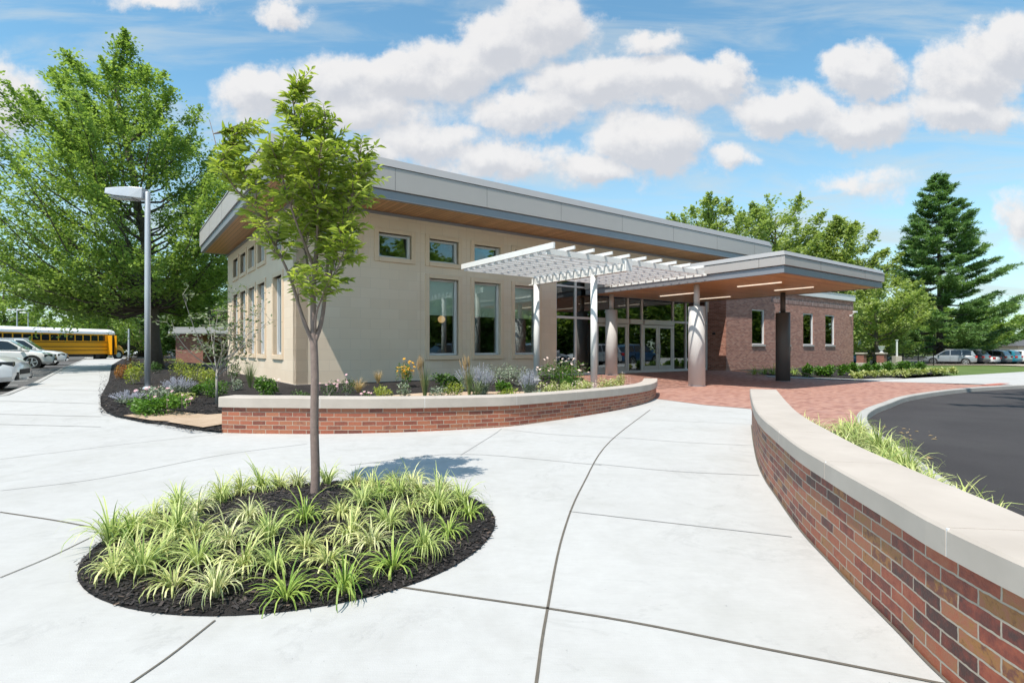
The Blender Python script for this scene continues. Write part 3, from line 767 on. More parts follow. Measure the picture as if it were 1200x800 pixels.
for c,h in WW:
    m=MB(); f=.045; y0,y1=WV+.03,WV+.14
    m.box(c-h,c-h+f,y0,y1,1.44,3.18); m.box(c+h-f,c+h,y0,y1,1.44,3.18); m.box(c-h+f,c+h-f,y0,y1,3.13,3.18); m.box(c-h+f,c+h-f,y0,y1,1.44,1.49)
    wn=m.build('window',M['white'],W)
    m=MB(); m.box(c-h-.03,c+h+.03,WV-.05,WV+.05,1.34,1.438); m.build('sill',M['kerb'],wn,bevel=.005)
    m=MB(); m.box(c-h+f-.004,c+h-f+.004,WV+.09,WV+.10,1.486,3.134); m.build('pane',M['glass'],wn)
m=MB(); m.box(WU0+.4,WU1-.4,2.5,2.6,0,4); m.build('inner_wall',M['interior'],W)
m=MB(); u=WU1-.5; m.box(u-.05,u+.05,WV-.12,WV-.003,3.2,3.3); m.tube([(u,WV-.1,3.3),(u+.05,WV-.3,3.42)],.02,6); m.obox((u-.1,WV-.34,3.46),(1,0,0),(0,1,0),(0,0,1),.14,.08,.05)
m.build('security_light',M['white'],W)
m=MB(); m.box(WU0+.12-.12,WU0-.001,-.5,-.35,1.4,1.6) if False else m.lathe((WU0-.05,-.3,1.95),[(.06,-.04),(.08,0),(.05,.05)],10); m.build('hose_bib',M['black'],W)

# ------------------------------------------------------------------ entrance canopy
K0=(7.53,15.0)
K=thing('entrance_canopy','flat grey metal entrance canopy with cedar underside reaching over the brick paving','canopy',(K0[0],K0[1],0),TH)
KL=6.8; KW=7.93
def kz(w): return -.0*w
m=MB(); m.box(.14,KL-.14,.14,KW-.01,3.37,3.40); m.build('soffit',M['soffit2'],K)
m=MB(); ringbox(m,.05,KL-.05,.05,KW-.005,3.355,3.54,.1); m.build('fascia_strip',M['strip'],K)
m=MB(); ringbox(m,0,KL,0,KW-.005,3.56,3.82,.12); m.build('fascia',M['fascia'],K,bevel=.006)
m=MB(); e=.02
v=[(-e,-e,3.835),(KL+e,-e,3.835),(KL+e,KW-.01,3.835),(-e,KW-.01,3.835)]; w=[(.08,.08,3.97),(KL-.08,.08,3.97),(KL-.08,KW-.02,3.97),(.08,KW-.02,3.97)]
m.add(v+w,[(0,1,5,4),(1,2,6,5),(2,3,7,6),(3,0,4,7),(4,5,6,7),(3,2,1,0)]); m.build('roof_flashing',M['flash'],K)
for v in (.75,3.9,6.9): m=MB(); m.box(-.003,-.0006,v-.006,v+.006,3.56,3.82); m.build('fascia_seam',M['seam'],K)
for u in (2.1,5.2): m=MB(); m.box(u-.006,u+.006,-.003,-.0006,3.56,3.82); m.build('fascia_seam',M['seam'],K)
# linear lights in the soffit, running front to back
for (xa,ya,xb,yb) in ((866,336,914,330.5),(910,340.5,951,336),(780,347.5,813,342),(823,351,851,347)):
    def hit(px,py): Y=F*(3.36-EYE)/(HOR-py); X=(px-600)/F*Y; dx,dy=X-K0[0],Y-K0[1]; return (dx*RX+dy*RY,dx*LX+dy*LY)
    a=hit(xb,yb); b=hit(xa,ya); u=(a[0]+b[0])/2
    m=MB(); m.box(u-.035,u+.035,min(a[1],b[1]),max(a[1],b[1]),3.345,3.369); m.build('linear_light',M['lampglow'],K)
def column(px,py,zs,rad,dark,label,Y=None):
    if Y: X=(px-600)/F*Y; p=(X,Y,gz(X,Y))
    else: p=P(px,py)
    r=thing('canopy_column',label,'column',p,TH,'round columns under the entrance canopy')
    h=zs-p[2]; mt=M['column_dark'] if dark else M['column']
    m=MB(); m.lathe((0,0,0),[(rad,.0),(rad,h-.004),(rad-.015,h)],40); m.build('column_cover',mt,r,smooth=False)
    for f in r.children[0].data.polygons: f.use_smooth=abs(f.normal.z)<.5
    m=MB(); pr=rad*.36; m.lathe((0,0,0),[(pr,h+.002),(pr,3.36-p[2])],24); q=m.build('pole',M['post'] if not dark else M['column_dark'],r)
    for f in q.data.polygons: f.use_smooth=abs(f.normal.z)<.5
    m=MB(); m.lathe((0,0,0),[(rad+.01,0),(rad+.01,.02)],32); m.build('base_ring',M['strip'],r)
column(816.5,452,2.63,.27,False,'pale round canopy column nearest the white pergola')
column(917.5,446.5,2.60,.255,True,'dark charcoal round canopy column in front of the brick wing')
column(716.5,0,2.75,.235,False,'slim pale round column just in front of the left entrance door',Y=21.3)

# ------------------------------------------------------------------ pergola
G=thing('pergola','white slatted pergola on two posts between the planter and the entrance canopy','pergola',(CX,CY,0),TH)
UA=4.43; UBm=7.2; UZ=10.82; V0=-5.45; V1=-1.6
nb=13
for k in range(nb):
    v=V0+(V1-V0)*k/(nb-1)
    m=MB(); m.box(UA,UZ,v-.02,v+.02,(3.57 if k else 3.53),3.68); m.build('slat',M['pergola'],G,bevel=.004)
for k in range(10):
    u=UA+.661*k
    m=MB()
    if k==0: m.box(u-.03,u+.03,V0-.3,V1+.12,3.63,3.78)
    else: m.box(u-.026,u+.026,V0-.3,V1+.12,3.682,3.765)
    m.build('rafter',M['pergola'],G,bevel=.004)
m=MB()
m.box(UBm-.08,UBm+.08,V0-.12,V1+.3,3.34,3.375); m.box(UBm+.04,UBm+.08,V0-.12,V1+.3,3.376,3.568)
for k in range(nb):
    v=V0+(V1-V0)*k/(nb-1); m.box(UBm-.08,UBm+.039,v-.065,v+.065,3.376,3.568)
m.box(UBm-.12,UBm+.12,V0-.17,V0-.122,3.33,3.67); m.build('beam',M['pergola'],G,bevel=.005)
m=MB(); m.box(UZ-.05,UZ+.0,V0-.1,V1+.1,3.50,3.565); m.build('ledger',M['pergola'],G)
for v in (-4.28,-1.62):
    x,y=loc(UBm,v); z=gz(x,y)
    m=MB(); m.lathe((UBm,v,0),[(.10,z+.0),(.10,3.338)],20); q=m.build('post',M['pergola'],G)
    for f in q.data.polygons: f.use_smooth=abs(f.normal.z)<.5
    m=MB(); m.lathe((UBm,v,0),[(.14,z+.0),(.14,z+.05)],20); m.build('base_plate',M['pergola'],q)
# ------------------------------------------------------------------ foliage tools
def quads(name,V,tint,mat,parent=None):
    n=V.shape[0]; k=V.shape[1]
    me=bpy.data.meshes.new(name); me.vertices.add(n*k); me.vertices.foreach_set('co',V.reshape(-1).astype(np.float32))
    me.loops.add(n*k); me.loops.foreach_set('vertex_index',np.arange(n*k,dtype=np.int32))
    me.polygons.add(n); me.polygons.foreach_set('loop_start',np.arange(0,n*k,k,dtype=np.int32))
    at=me.attributes.new('tint','FLOAT','FACE'); at.data.foreach_set('value',np.asarray(tint,dtype=np.float32))
    me.update(calc_edges=True); me.validate()
    return link(me,name,mat,parent)
def leaves(rng,Pts,size,up=.6,ratio=.5,sizevar=.35,axis=None,droop=0.,fold=0.):
    """rhombic leaf faces round points; returns (N,4,3)"""
    n=len(Pts); nr=rng.normal(size=(n,3)); nr[:,2]=np.abs(nr[:,2])+up*2; nr/=np.linalg.norm(nr,axis=1)[:,None]
    if axis is None: ax=rng.normal(size=(n,3))
    else: ax=axis+rng.normal(size=(n,3))*.55
    ax[:,2]-=droop
    ax-=nr*(ax*nr).sum(1)[:,None]; ax/=np.linalg.norm(ax,axis=1)[:,None]+1e-9
    bx=np.cross(nr,ax); s=size*(1+rng.uniform(-sizevar,sizevar,n))[:,None]
    p=Pts
    return np.stack([p,p+ax*s*.5+bx*s*ratio*.5+nr*s*fold,p+ax*s,p+ax*s*.5-bx*s*ratio*.5+nr*s*fold],1)
def prof(pr,z):
    zs=[a for a,b in pr]; rs=[b for a,b in pr]; return float(np.interp(z,zs,rs))
def tree(name,label,base,H,pr,seed,nl,ntw,per,lsize,mat,bark,cat='tree',group=None,tr=.3,off=(0,0),sig=.35,rise=.55,up=.5,ratio=.55,tip=1.35,trunk_top=.85,rz=0,limbR=.25,zlow=None,straight=False,bareness=0.):
    rng=np.random.default_rng(seed); root=thing(name,label,cat,base,rz,group)
    zb=pr[0][0]; zt=pr[-1][0]
    m=MB(); K=9
    tp=[Vector((off[0]*(i/K)**1.5+rng.normal()*tr*.25*(0<i), off[1]*(i/K)**1.5+rng.normal()*tr*.25*(0<i), H*trunk_top*i/K)) for i in range(K+1)]
    rad=[tr*(1.35 if i==0 else 1.)*(1-.85*i/K)**.8 for i in range(K+1)]
    m.tube(tp,rad,10)
    def tpos(z):
        t=min(max(z/(H*trunk_top),0),1)*K; i=min(int(t),K-1); return tp[i].lerp(tp[i+1],t-i)
    pts=[];axs=[];tints=[]
    areas=np.array([max(.15,prof(pr,z)) for z in np.linspace(zb,zt,40)])
    cz=np.linspace(zb,zt,40); pz=areas/areas.sum()
    for i in range(nl):
        ze=float(rng.choice(cz,p=pz))+rng.uniform(-.3,.3); az=i*2.399+rng.uniform(-.4,.4)
        r=prof(pr,ze)*rng.uniform(.72,1.05)*(tip if rng.random()<.2 else 1.)
        zs=max(zb*.75 if zlow is None else zlow,ze-rise*r-rng.uniform(0,.3)*r); zs=min(zs,H*trunk_top*.97)
        a=tpos(zs); e=Vector((off[0]+r*math.cos(az),off[1]+r*math.sin(az),ze))
        L=(e-a).length; q=[]
        for k in range(6):
            t=k/5; p=a.lerp(e,t); p.z+= (-.12*L*math.sin(t*PI) if rise>0 else .08*L*math.sin(t*PI)); p+=Vector(rng.normal(size=3))*L*.02*(0<k<5); q.append(p)
        rr=min(tr*limbR*1.2,.02*L+.01)
        m.tube(q,[rr*(1-.85*k/5) for k in range(6)],5,cap=False)
        lt=rng.uniform(-.12,.12)
        d=(e-a).normalized()
        for j in range(ntw):
            t=rng.uniform(.25,1.)**.8; k=min(int(t*5),4); s=q[k].lerp(q[k+1],t*5-k)
            sd=Vector(rng.normal(size=3)); sd.z*=.45; sd=(sd.normalized()*.8+d*.6).normalized()
            sl=L*rng.uniform(.12,.32)*(1.1-.4*t)
            if j<3: s=q[4].lerp(q[5],.5); sd=(q[5]-q[4]).normalized(); sl=L*.26
            if bareness and rng.random()<bareness: continue
            n=int(per*rng.uniform(.6,1.3)); tt=rng.uniform(0,1,n)[:,None]
            base_=np.array(s)[None,:]+np.array(sd)[None,:]*tt*sl
            sg=sig*(1.-.5*tt)*(.4 if j<3 else 1.)
            base_=base_+rng.normal(size=(n,3))*sg*np.array([1,1,.55])
            pts.append(base_); axs.append(np.repeat(np.array(sd)[None,:],n,0)); tints.append(np.clip(rng.uniform(.1,.9)*.6+lt+rng.uniform(0,.4,n),0,1))
    m.build('trunk',bark,root,smooth=True,fix=False)
    Pn=np.concatenate(pts); Ax=np.concatenate(axs); T=np.concatenate(tints)
    V=leaves(rng,Pn,lsize,up=up,axis=Ax,ratio=ratio)
    quads('crown',V,T,mat,root)
    return root
TB=PI
# big tree at the left
def at(px,py,dz=0.): return P(px,py,dz)
bt=at(181,432)
tree('shade_tree','towering full green tree rising behind the grey street lamp',bt,17.6,[(4.1,4.6),(5.2,6.4),(7.4,7.3),(9.5,6.5),(12.4,4.8),(14.6,2.9),(16.3,1.2),(17.7,.2)],5,150,17,58,.165,M['leaf_big'],M['bark'],tr=.34,off=(-2.4,.6),sig=.30,rise=.7,ratio=.6,tip=1.22,limbR=.16)
tree('shade_tree','broad green tree at the left edge behind the yellow school bus',(-45,66,.2),13.5,[(1.2,4),(4,7),(8,7.5),(11,5),(13.5,1)],15,60,11,50,.38,M['leaf_big'],M['bark'],tr=.35,sig=.6,rise=.5)
tree('shade_tree','dense dark green tree low behind the shade tree trunk',(-29,52,.2),9.5,[(.8,3.5),(3,5.5),(6,5.5),(8,3.5),(9.5,1)],25,60,11,50,.32,M['leaf_dark'],M['bark'],tr=.3,sig=.5,rise=.4)
# pine at the right
def pine(name,label,base,H,seed,prw,zb,tr=.32):
    rng=np.random.default_rng(seed); root=thing(name,label,'pine tree',base,0)
    m=MB(); m.tube([(0,0,0),(.05,0,H*.3),(-.05,.05,H*.6),(0,0,H*.99)],[tr*1.15,tr*.85,tr*.5,.04],10)
    pts=[];axs=[];T=[]
    z=zb; k=0
    while z<H-.5:
        nb=7 if z<H*.8 else 5
        for j in range(nb):
            az=k*.7+j*2*PI/nb+rng.uniform(-.3,.3); r=prof(prw,z/H)*rng.uniform(.55,1.18)
            lift=.05+.35*(z/H)**2; a=Vector((0,0,z+rng.uniform(-.14,.14)))
            q=[]
            for i in range(6):
                t=i/5; q.append(a+Vector((r*t*math.cos(az),r*t*math.sin(az),r*(lift*t-.10*math.sin(PI*t)*1.2+.10*t*t))))
            m.tube(q,[.07*(1-.8*i/5)*(r/5+.3) for i in range(6)],4,cap=False)
            lt=rng.uniform(-.1,.15)
            for s_ in range(int(8+r*4.2)):
                t=rng.uniform(.28,1.)**.75; i=min(int(t*5),4); p=q[i].lerp(q[i+1],t*5-i)
                side=rng.choice([-1,1]); ang=az+side*rng.uniform(.3,1.1); sl=r*rng.uniform(.1,.28)*(1.15-.5*t)+.2
                d=np.array([math.cos(ang),math.sin(ang),.12])
                n=int(26+sl*30); tt=rng.uniform(.1,1,n)[:,None]
                b=np.array(p)[None,:]+d[None,:]*tt*sl+rng.normal(size=(n,3))*np.array([.13,.13,.06])
                pts.append(b); axs.append(np.repeat(d[None,:]+np.array([[0,0,.5]]),n,0)); T.append(np.clip(.25+lt+.35*tt[:,0]+rng.uniform(-.1,.3,n),0,1))
        z+=(1.12-.5*z/H)*rng.uniform(.85,1.15); k+=1
    # leader
    n=60; b=np.stack([rng.normal(size=n)*.04,rng.normal(size=n)*.04,rng.uniform(H-1.6,H+.15,n)],1); pts.append(b); axs.append(np.repeat(np.array([[.2,0,1.]]),n,0)); T.append(np.full(n,.4))
    m.build('trunk',M['bark'],root,smooth=True,fix=False)
    V=leaves(rng,np.concatenate(pts),.34,up=.35,axis=np.concatenate(axs),ratio=.24,sizevar=.3)
    quads('crown',V,np.concatenate(T),M['needle'],root); return root
pb=at(1101,425.2)
pine('white_pine','tall layered dark green pine on the lawn at right beside the parked cars',pb,(HOR-197)*pb[1]/F+1.2,3,[(.08,6.9),(.2,6.4),(.43,5.3),(.64,3.9),(.82,2.0),(.93,.85),(1.,.1)],2.0)
tree('shade_tree','airy light green tree peeking over the canopy at the main roof end',(22.5,62,.2),18.4,[(5,4),(9,5.5),(13,5.4),(16,3.8),(18.4,1)],31,60,11,46,.38,M['leaf_lime'],M['bark'],tr=.3,sig=.5,rise=.8,bareness=.1)
tree('shade_tree','tallest airy light green tree behind the middle of the entrance canopy',(32,66,.2),19.8,[(4,5),(9,6),(14,5.8),(17.5,4),(19.8,1)],32,70,12,50,.38,M['leaf_lime'],M['bark'],tr=.32,sig=.55,rise=.8,bareness=.1)
tree('shade_tree','light green tree between the canopy corner and the dark pine',(38.0,62,.0),16.6,[(1.,4),(5,5.2),(10,4.6),(14,3),(16.6,.8)],33,70,12,52,.36,M['leaf_lime'],M['bark'],tr=.3,sig=.5,rise=.7)
tree('shade_tree','low bright green tree beside the far end of the brick wing',(35.5,53,0),8.8,[(.6,2.6),(3,3.6),(6,3.2),(8.8,.8)],34,40,9,44,.28,M['leaf_lime'],M['bark'],tr=.2,sig=.4,rise=.5)
# background rows
far_src=tree('background_tree','far dark green tree in the row closing the view behind the school bus lot',(-95,118,.2),12,[(1,4),(4,6),(8,5.5),(12,1)],41,40,9,40,.55,M['leaf_big'],M['bark'],group='trees closing the view at left',tr=.35,sig=.8,rise=.4)
lb='far dark green tree in the row closing the view behind the school bus lot'
for (x,y,s,r) in ((-80,112,1.,1.),(-104,108,1.1,4.),(-66,106,.95,2.),(-53,100,.9,3.),(-40,98,.85,.5),(-86,92,1.05,5.2),(-30,96,.8,2.2),(-70,124,1.3,1.7),(-47,118,1.15,.2)):
    dup(far_src,(x,y,.2),r,lb,'trees closing the view at left',s)
rt_src=tree('background_tree','far mid green tree in the row behind the right car park',(50,106,-.2),11,[(1,4),(4,5.5),(8,5),(11,1)],42,40,9,40,.5,M['leaf_big'],M['bark'],group='trees closing the view at right',tr=.35,sig=.7,rise=.4)
lr='far mid green tree in the row behind the right car park'
for (x,y,s,r) in ((60,104,.95,1.),(70,108,1.,2.),(81,104,.9,3.),(92,108,1.,4.),(104,106,.85,5.),(118,110,.9,2.5),(132,112,1.,.5),(66,92,.72,1.9),(56,88,.7,3.3),(88,118,1.1,.9),(112,124,1.1,4.4),(46,112,1.1,2.9)):
    dup(rt_src,(x,y,-.2),r,lr,'trees closing the view at right',s)
# trees the windows look out on, and the one whose shade falls on the driveway
for (x,y,s,r) in ((46,-8,1.5,.3),(52,4,1.4,1.4),(40,-20,1.5,2.2),(30,-30,1.6,3.2),(58,14,1.3,4.1),(20,-38,1.5,5.1),(64,-16,1.7,.9),(60,27,1.2,1.),(66,36,1.3,2.),(74,31,1.4,3.)):
    dup(far_src,(x,y,-.1),r,'tree across the driveway mirrored in the building windows','trees across the driveway',s)
tree('shade_tree','tall tree beyond the driveway whose branch shadows fall on the asphalt',(21,5.5,-.1),17.5,[(11,2.5),(13,5.0),(15,5.2),(17.5,2)],51,26,8,36,.26,M['leaf_big'],M['bark'],tr=.3,off=(-8.0,.5),sig=.30,rise=.3,tip=1.0)

# young street tree in the circle
def young():
    rng=np.random.default_rng(12); base=at(369,583,.02); root=thing('young_tree','slender young tree with bright green leaves in the round mulch bed','tree',base,0)
    s=base[1]/F   # metres per image pixel at its distance
    Z=lambda y: EYE+(HOR-y)*s-base[2]
    X=lambda x: (x-369)*s
    m=MB()
    def limb(pts,r0,r1,n=8): 
        q=spline(pts,4); K=len(q)-1
        m.tube(q,[r0+(r1-r0)*i/K for i in range(K+1)],n,cap=False); return q
    tk=limb([(0,0,-.03),(.002,0,.05),(.004,0,.25),(-.006,.005,.6),(.0,.0,1.0),(-.01,.0,Z(398))],.040,.030,12)
    limbs=[]
    limbs.append(limb([(-.01,0,Z(400)),(-.02,.02,Z(340)),(-.0,.05,Z(270)),(-.05,.03,Z(200)),(-.15,.0,Z(150)),(-.19,0,Z(98))],.027,.004))
    limbs.append(limb([(-.01,0,Z(404)),(-.09,-.03,Z(372)),(-.19,-.08,Z(320)),(-.36,-.16,Z(262)),(-.5,-.2,Z(205))],.020,.003))
    limbs.append(limb([(-.005,0,Z(402)),(.05,.03,Z(372)),(.08,.05,Z(320)),(.10,.08,Z(250)),(.09,.1,Z(180)),(.07,.08,Z(138))],.022,.003))
    limbs.append(limb([(.07,.04,Z(345)),(.2,-.04,Z(290)),(.34,-.12,Z(235)),(.42,-.16,Z(190))],.014,.003))
    limbs.append(limb([(-.02,.02,Z(345)),(-.14,.16,Z(290)),(-.25,.3,Z(220)),(-.3,.34,Z(170))],.014,.003))
    limbs.append(limb([(-.0,.04,Z(300)),(.1,-.2,Z(240)),(.16,-.35,Z(190))],.012,.003))
    limbs.append(limb([(-.02,.0,Z(310)),(-.1,-.25,Z(250)),(-.14,-.42,Z(200))],.012,.003))
    limbs.append(limb([(.06,.08,Z(300)),(.2,.3,Z(240)),(.28,.42,Z(190))],.012,.003))
    limbs.append(limb([(-.36,-.16,Z(262)),(-.62,-.2,Z(215)),(-.78,-.16,Z(150))],.008,.002))
    limbs.append(limb([(-.0,.0,Z(390)),(.06,-.1,Z(362)),(.2,-.16,Z(330)),(.33,-.2,Z(290))],.010,.003))
    env=[(Z(385),.16),(Z(350),.34),(Z(322),.52),(Z(295),.72),(Z(250),.76),(Z(205),.74),(Z(170),.52),(Z(150),.38),(Z(120),.24),(Z(90),.07)]
    P_=[];A_=[];T_2=[]
    for li,q in enumerate(limbs):
        n=int(19+len(q)*2.3)
        for j in range(n):
            t=rng.uniform(.3,1.)**.85; i=min(int(t*(len(q)-1)),len(q)-2); a=q[i]
            if a.z<Z(318) and rng.random()<.62: continue
            az=rng.uniform(0,2*PI); L=rng.uniform(.14,.40)*(1.1-.45*t)
            zz=a.z+L*.45; R=prof(env,zz)
            d=Vector((math.cos(az),math.sin(az),rng.uniform(.2,1.3))).normalized()
            e=a+d*L; rr=math.hypot(e.x,e.y)
            if rr>R: e.x*=R/rr; e.y*=R/rr
            mid=a.lerp(e,.5)+Vector((0,0,.02)); m.tube([a,mid,e],[.004,.003,.0015],4,cap=False)
            lt=rng.uniform(0,.35)
            nl=int(10+L*48)
            for k in range(nl):
                f=.12+.88*(k+.5)/nl; p=(a.lerp(mid,f*2) if f<.5 else mid.lerp(e,f*2-1))
                sd=1 if k%2 else -1
                dd=(e-a).normalized(); sdv=Vector((-dd.y,dd.x,0)); 
                sdv=sdv.normalized() if sdv.length>1e-3 else Vector((1,0,0))
                ax=dd*.7+sdv*sd*.9+Vector(rng.normal(size=3))*.3
                P_.append(p); A_.append(ax); T_2.append(min(1,lt+rng.uniform(0,.45)+(.25 if f>.8 else 0)))
    m.build('trunk',M['bark_young'],root,smooth=True,fix=False)
    P_=np.array([tuple(p) for p in P_]); A_=np.array([tuple(p) for p in A_]); n=len(P_)
    # pointed folded leaves of six corners
    ax=A_/np.linalg.norm(A_,axis=1)[:,None]; ax[:,2]-=.22; ax/=np.linalg.norm(ax,axis=1)[:,None]
    nr=rng.normal(size=(n,3))*.6; nr[:,2]+=1.; nr-=ax*(nr*ax).sum(1)[:,None]; nr/=np.linalg.norm(nr,axis=1)[:,None]
    bx=np.cross(nr,ax); s_=.078*(1+rng.uniform(-.35,.3,n))[:,None]; w=s_*.155
    p0=P_+ax*s_*.08; c1=P_+ax*s_*.4; c2=P_+ax*s_*.72-nr*s_*.04; tp=P_+ax*s_*1.05-nr*s_*.12
    up=nr*w*.35
    A=np.stack([p0,c1-bx*w+up,c2-bx*w*.72+up,tp,c2],1); Bq=np.stack([p0,c2,tp,c2+bx*w*.72+up,c1+bx*w+up],1)
    V=np.concatenate([A,Bq]); quads('crown',V,np.concatenate([T_2,T_2]),M['leaf_young'],root)
    print('young leaves',n)
young()
# small multi-stemmed tree by the building corner
def sapling():
    rng=np.random.default_rng(4); base=at(254,473,.03); root=thing('young_tree','small pale stemmed multi branched sapling left of the beige wall','tree',base,0)
    s=base[1]/F; Z=lambda y: EYE+(HOR-y)*s-base[2]; m=MB(); X=lambda x:(x-254)*s
    m.tube([(0,0,-.02),(0,0,Z(450)),(0,0,Z(428))],[.028,.024,.02],8)
    P_=[];A_=[]
    for k in range(15):
        e=Vector((X(rng.uniform(212,306)),rng.uniform(-.9,.9),Z(rng.uniform(342,395)))); a=Vector((0,0,Z(rng.uniform(425,442))))
        mid=a.lerp(e,.5)+Vector((rng.normal()*.06,rng.normal()*.06,-.1)); q=spline([tuple(a),tuple(mid),tuple(e)],4)
        m.tube(q,[.014*(1-.8*i/(len(q)-1)) for i in range(len(q))],5,cap=False)
        for j in range(9):
            i=rng.integers(3,len(q)); p=q[min(i,len(q)-1)]; d=Vector(rng.normal(size=3)); d.z=abs(d.z)*.6; d.normalize(); e2=p+d*rng.uniform(.15,.4)
            m.tube([p,e2],[.004,.002],3,cap=False)
            for f in range(9 if e.x<.5 else 3): P_.append(tuple(p.lerp(e2,rng.uniform(.2,1))+Vector(rng.normal(size=3))*.05)); A_.append(tuple(d))
    m.build('trunk',M['bark_pale'],root,smooth=True,fix=False)
    V=leaves(rng,np.array(P_),.075,up=.3,axis=np.array(A_),ratio=.55); quads('crown',V,rng.uniform(0,1,len(P_)),leafmat('leaf_greyish',(.10,.14,.08),(.22,.27,.15),.3,2.,(.3,.33,.2)),root)
sapling()

# ------------------------------------------------------------------ ornamental grasses and plants
def clump_mesh(seed,nb,H,spread,w,droop=1.,seg=5,stiff=0.):
    rng=random.Random(seed); m=MB()
    for k in range(nb):
        az=rng.random()*2*PI; L=H*(rng.uniform(.7,1.25) if rng.random()<.85 else rng.uniform(1.2,1.5)); lean=rng.random()**.6*spread; r0=rng.random()*.035
        tint=rng.random(); q=[]
        d=Vector((math.cos(az),math.sin(az),0)); n=Vector((-d.y,d.x,0)); tw=rng.uniform(-.3,.3)
        p=Vector((r0*d.x,r0*d.y,0)); ang=PI/2-lean*.55
        for i in range(seg+1):
            t=i/seg; ww=w*(.55+.9*t if t<.3 else .82*(1-((t-.3)/.7)**2.2)+.0)*.5+ .0004
            q.append((p-n*ww+Vector((0,0,tw*ww)),p+n*ww-Vector((0,0,tw*ww)),t))
            p=p+(d*math.cos(ang)+Vector((0,0,math.sin(ang))))*(L/seg); ang-= (lean*.75+.12)*droop*(.5+t)
        for i in range(seg):
            a,b=q[i],q[i+1]; m.add([a[0],a[1],b[1],b[0]],[(0,1,2,3)],[[(0,a[2]),(1,a[2]),(1,b[2]),(0,b[2])]],tint)
    return m.mesh('clump')
LM=[clump_mesh(s,(84,96,74,92,66,100)[s],(.215,.25,.19,.23,.25,.2)[s],(1.15,.9,1.3,1.0,.8,1.2)[s],.0100,.85,6) for s in range(6)]
M['blade_soft']=blade_mat('liriope_soft',(.15,.28,.05),(.55,.62,.22)); M['blade_pale']=blade_mat('liriope_pale',(.24,.36,.08),(.82,.80,.46))
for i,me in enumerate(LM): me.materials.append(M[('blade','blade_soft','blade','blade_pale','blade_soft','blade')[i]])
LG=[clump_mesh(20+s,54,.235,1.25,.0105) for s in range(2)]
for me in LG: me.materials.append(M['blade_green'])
def clump(name,me,p,s,rz,label,group,cat='grass clump'):
    o=bpy.data.objects.new(name,me); C.objects.link(o); o.location=p; o.rotation_euler=(R_.uniform(-.12,.12),R_.uniform(-.12,.12),rz); o.scale=(s,s,s*R_.uniform(.9,1.1)); return tag(o,label,cat,group)
zz=[(120,345),(200,350),(285,385),(400,405),(590,410),(750,400),(880,335),(960,295),(1030,245),(1085,195),(112,262),(140,222),(212,198),(300,262),(345,270),(430,290),(540,280),(640,300),(765,270),(862,240),(925,195),(490,220),(640,225),(738,212),(840,160),(895,150),(955,142),(350,196),(420,160),(375,130),(450,122),(520,118),(570,112),(620,112),(700,108),(772,116),(822,130),(300,176),(258,238),(1010,130),(1062,165),(880,105),(250,305),(350,335),(180,300),(820,285),(800,185),(165,255),(470,345),(1000,185),(700,330),(930,112),(560,350)]
for i,(a,b) in enumerate(zz):
    px,py=80+a/2.308,520+b/2.308
    x,y,_=P(px,py,.03); r=math.hypot(x-TC[0],y-TC[1])
    if r>TRr*.93: f=TRr*.93/r; x=TC[0]+(x-TC[0])*f; y=TC[1]+(y-TC[1])*f
    grn=(i in (4,5,22,9,6,47,24,8))
    front=y<3.5; 
    if grn: lab='greener liriope clump in the round mulch bed, its blades barely striped'
    elif px<190: lab='yellow striped liriope clump at the left side of the round mulch bed'
    elif px>430: lab='yellow striped liriope clump at the right side of the round mulch bed'
    elif front: lab='yellow striped liriope clump along the near rim of the round mulch bed'
    elif y>4.55: lab='yellow striped liriope clump behind the young tree trunk'
    else: lab='yellow striped liriope clump in the middle of the round mulch bed'
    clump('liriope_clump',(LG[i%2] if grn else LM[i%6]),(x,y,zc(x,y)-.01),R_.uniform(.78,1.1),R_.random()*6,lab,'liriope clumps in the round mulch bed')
# strip behind the retaining wall
rn=random.Random(5)
for i in range(64):
    Y=1.5+6.5*(i+.5)/64+rn.uniform(-.07,.07)
    xr=np.interp(Y,[p.y for p in rcurve][::-1],[p.x for p in rcurve][::-1])+.5; xk=np.interp(Y,[q[1] for q in kcurve],[q[0] for q in kcurve])-.12
    x=xr+(xk-xr)*((.35 if i%2 else .85)+rn.uniform(-.15,.15))
    clump('liriope_clump',LM[i%6],(x,Y,gz(x,Y)+.03),rn.uniform(1.05,1.45),rn.random()*6,'striped liriope clump between the retaining wall and the driveway kerb','liriope clumps behind the retaining wall')

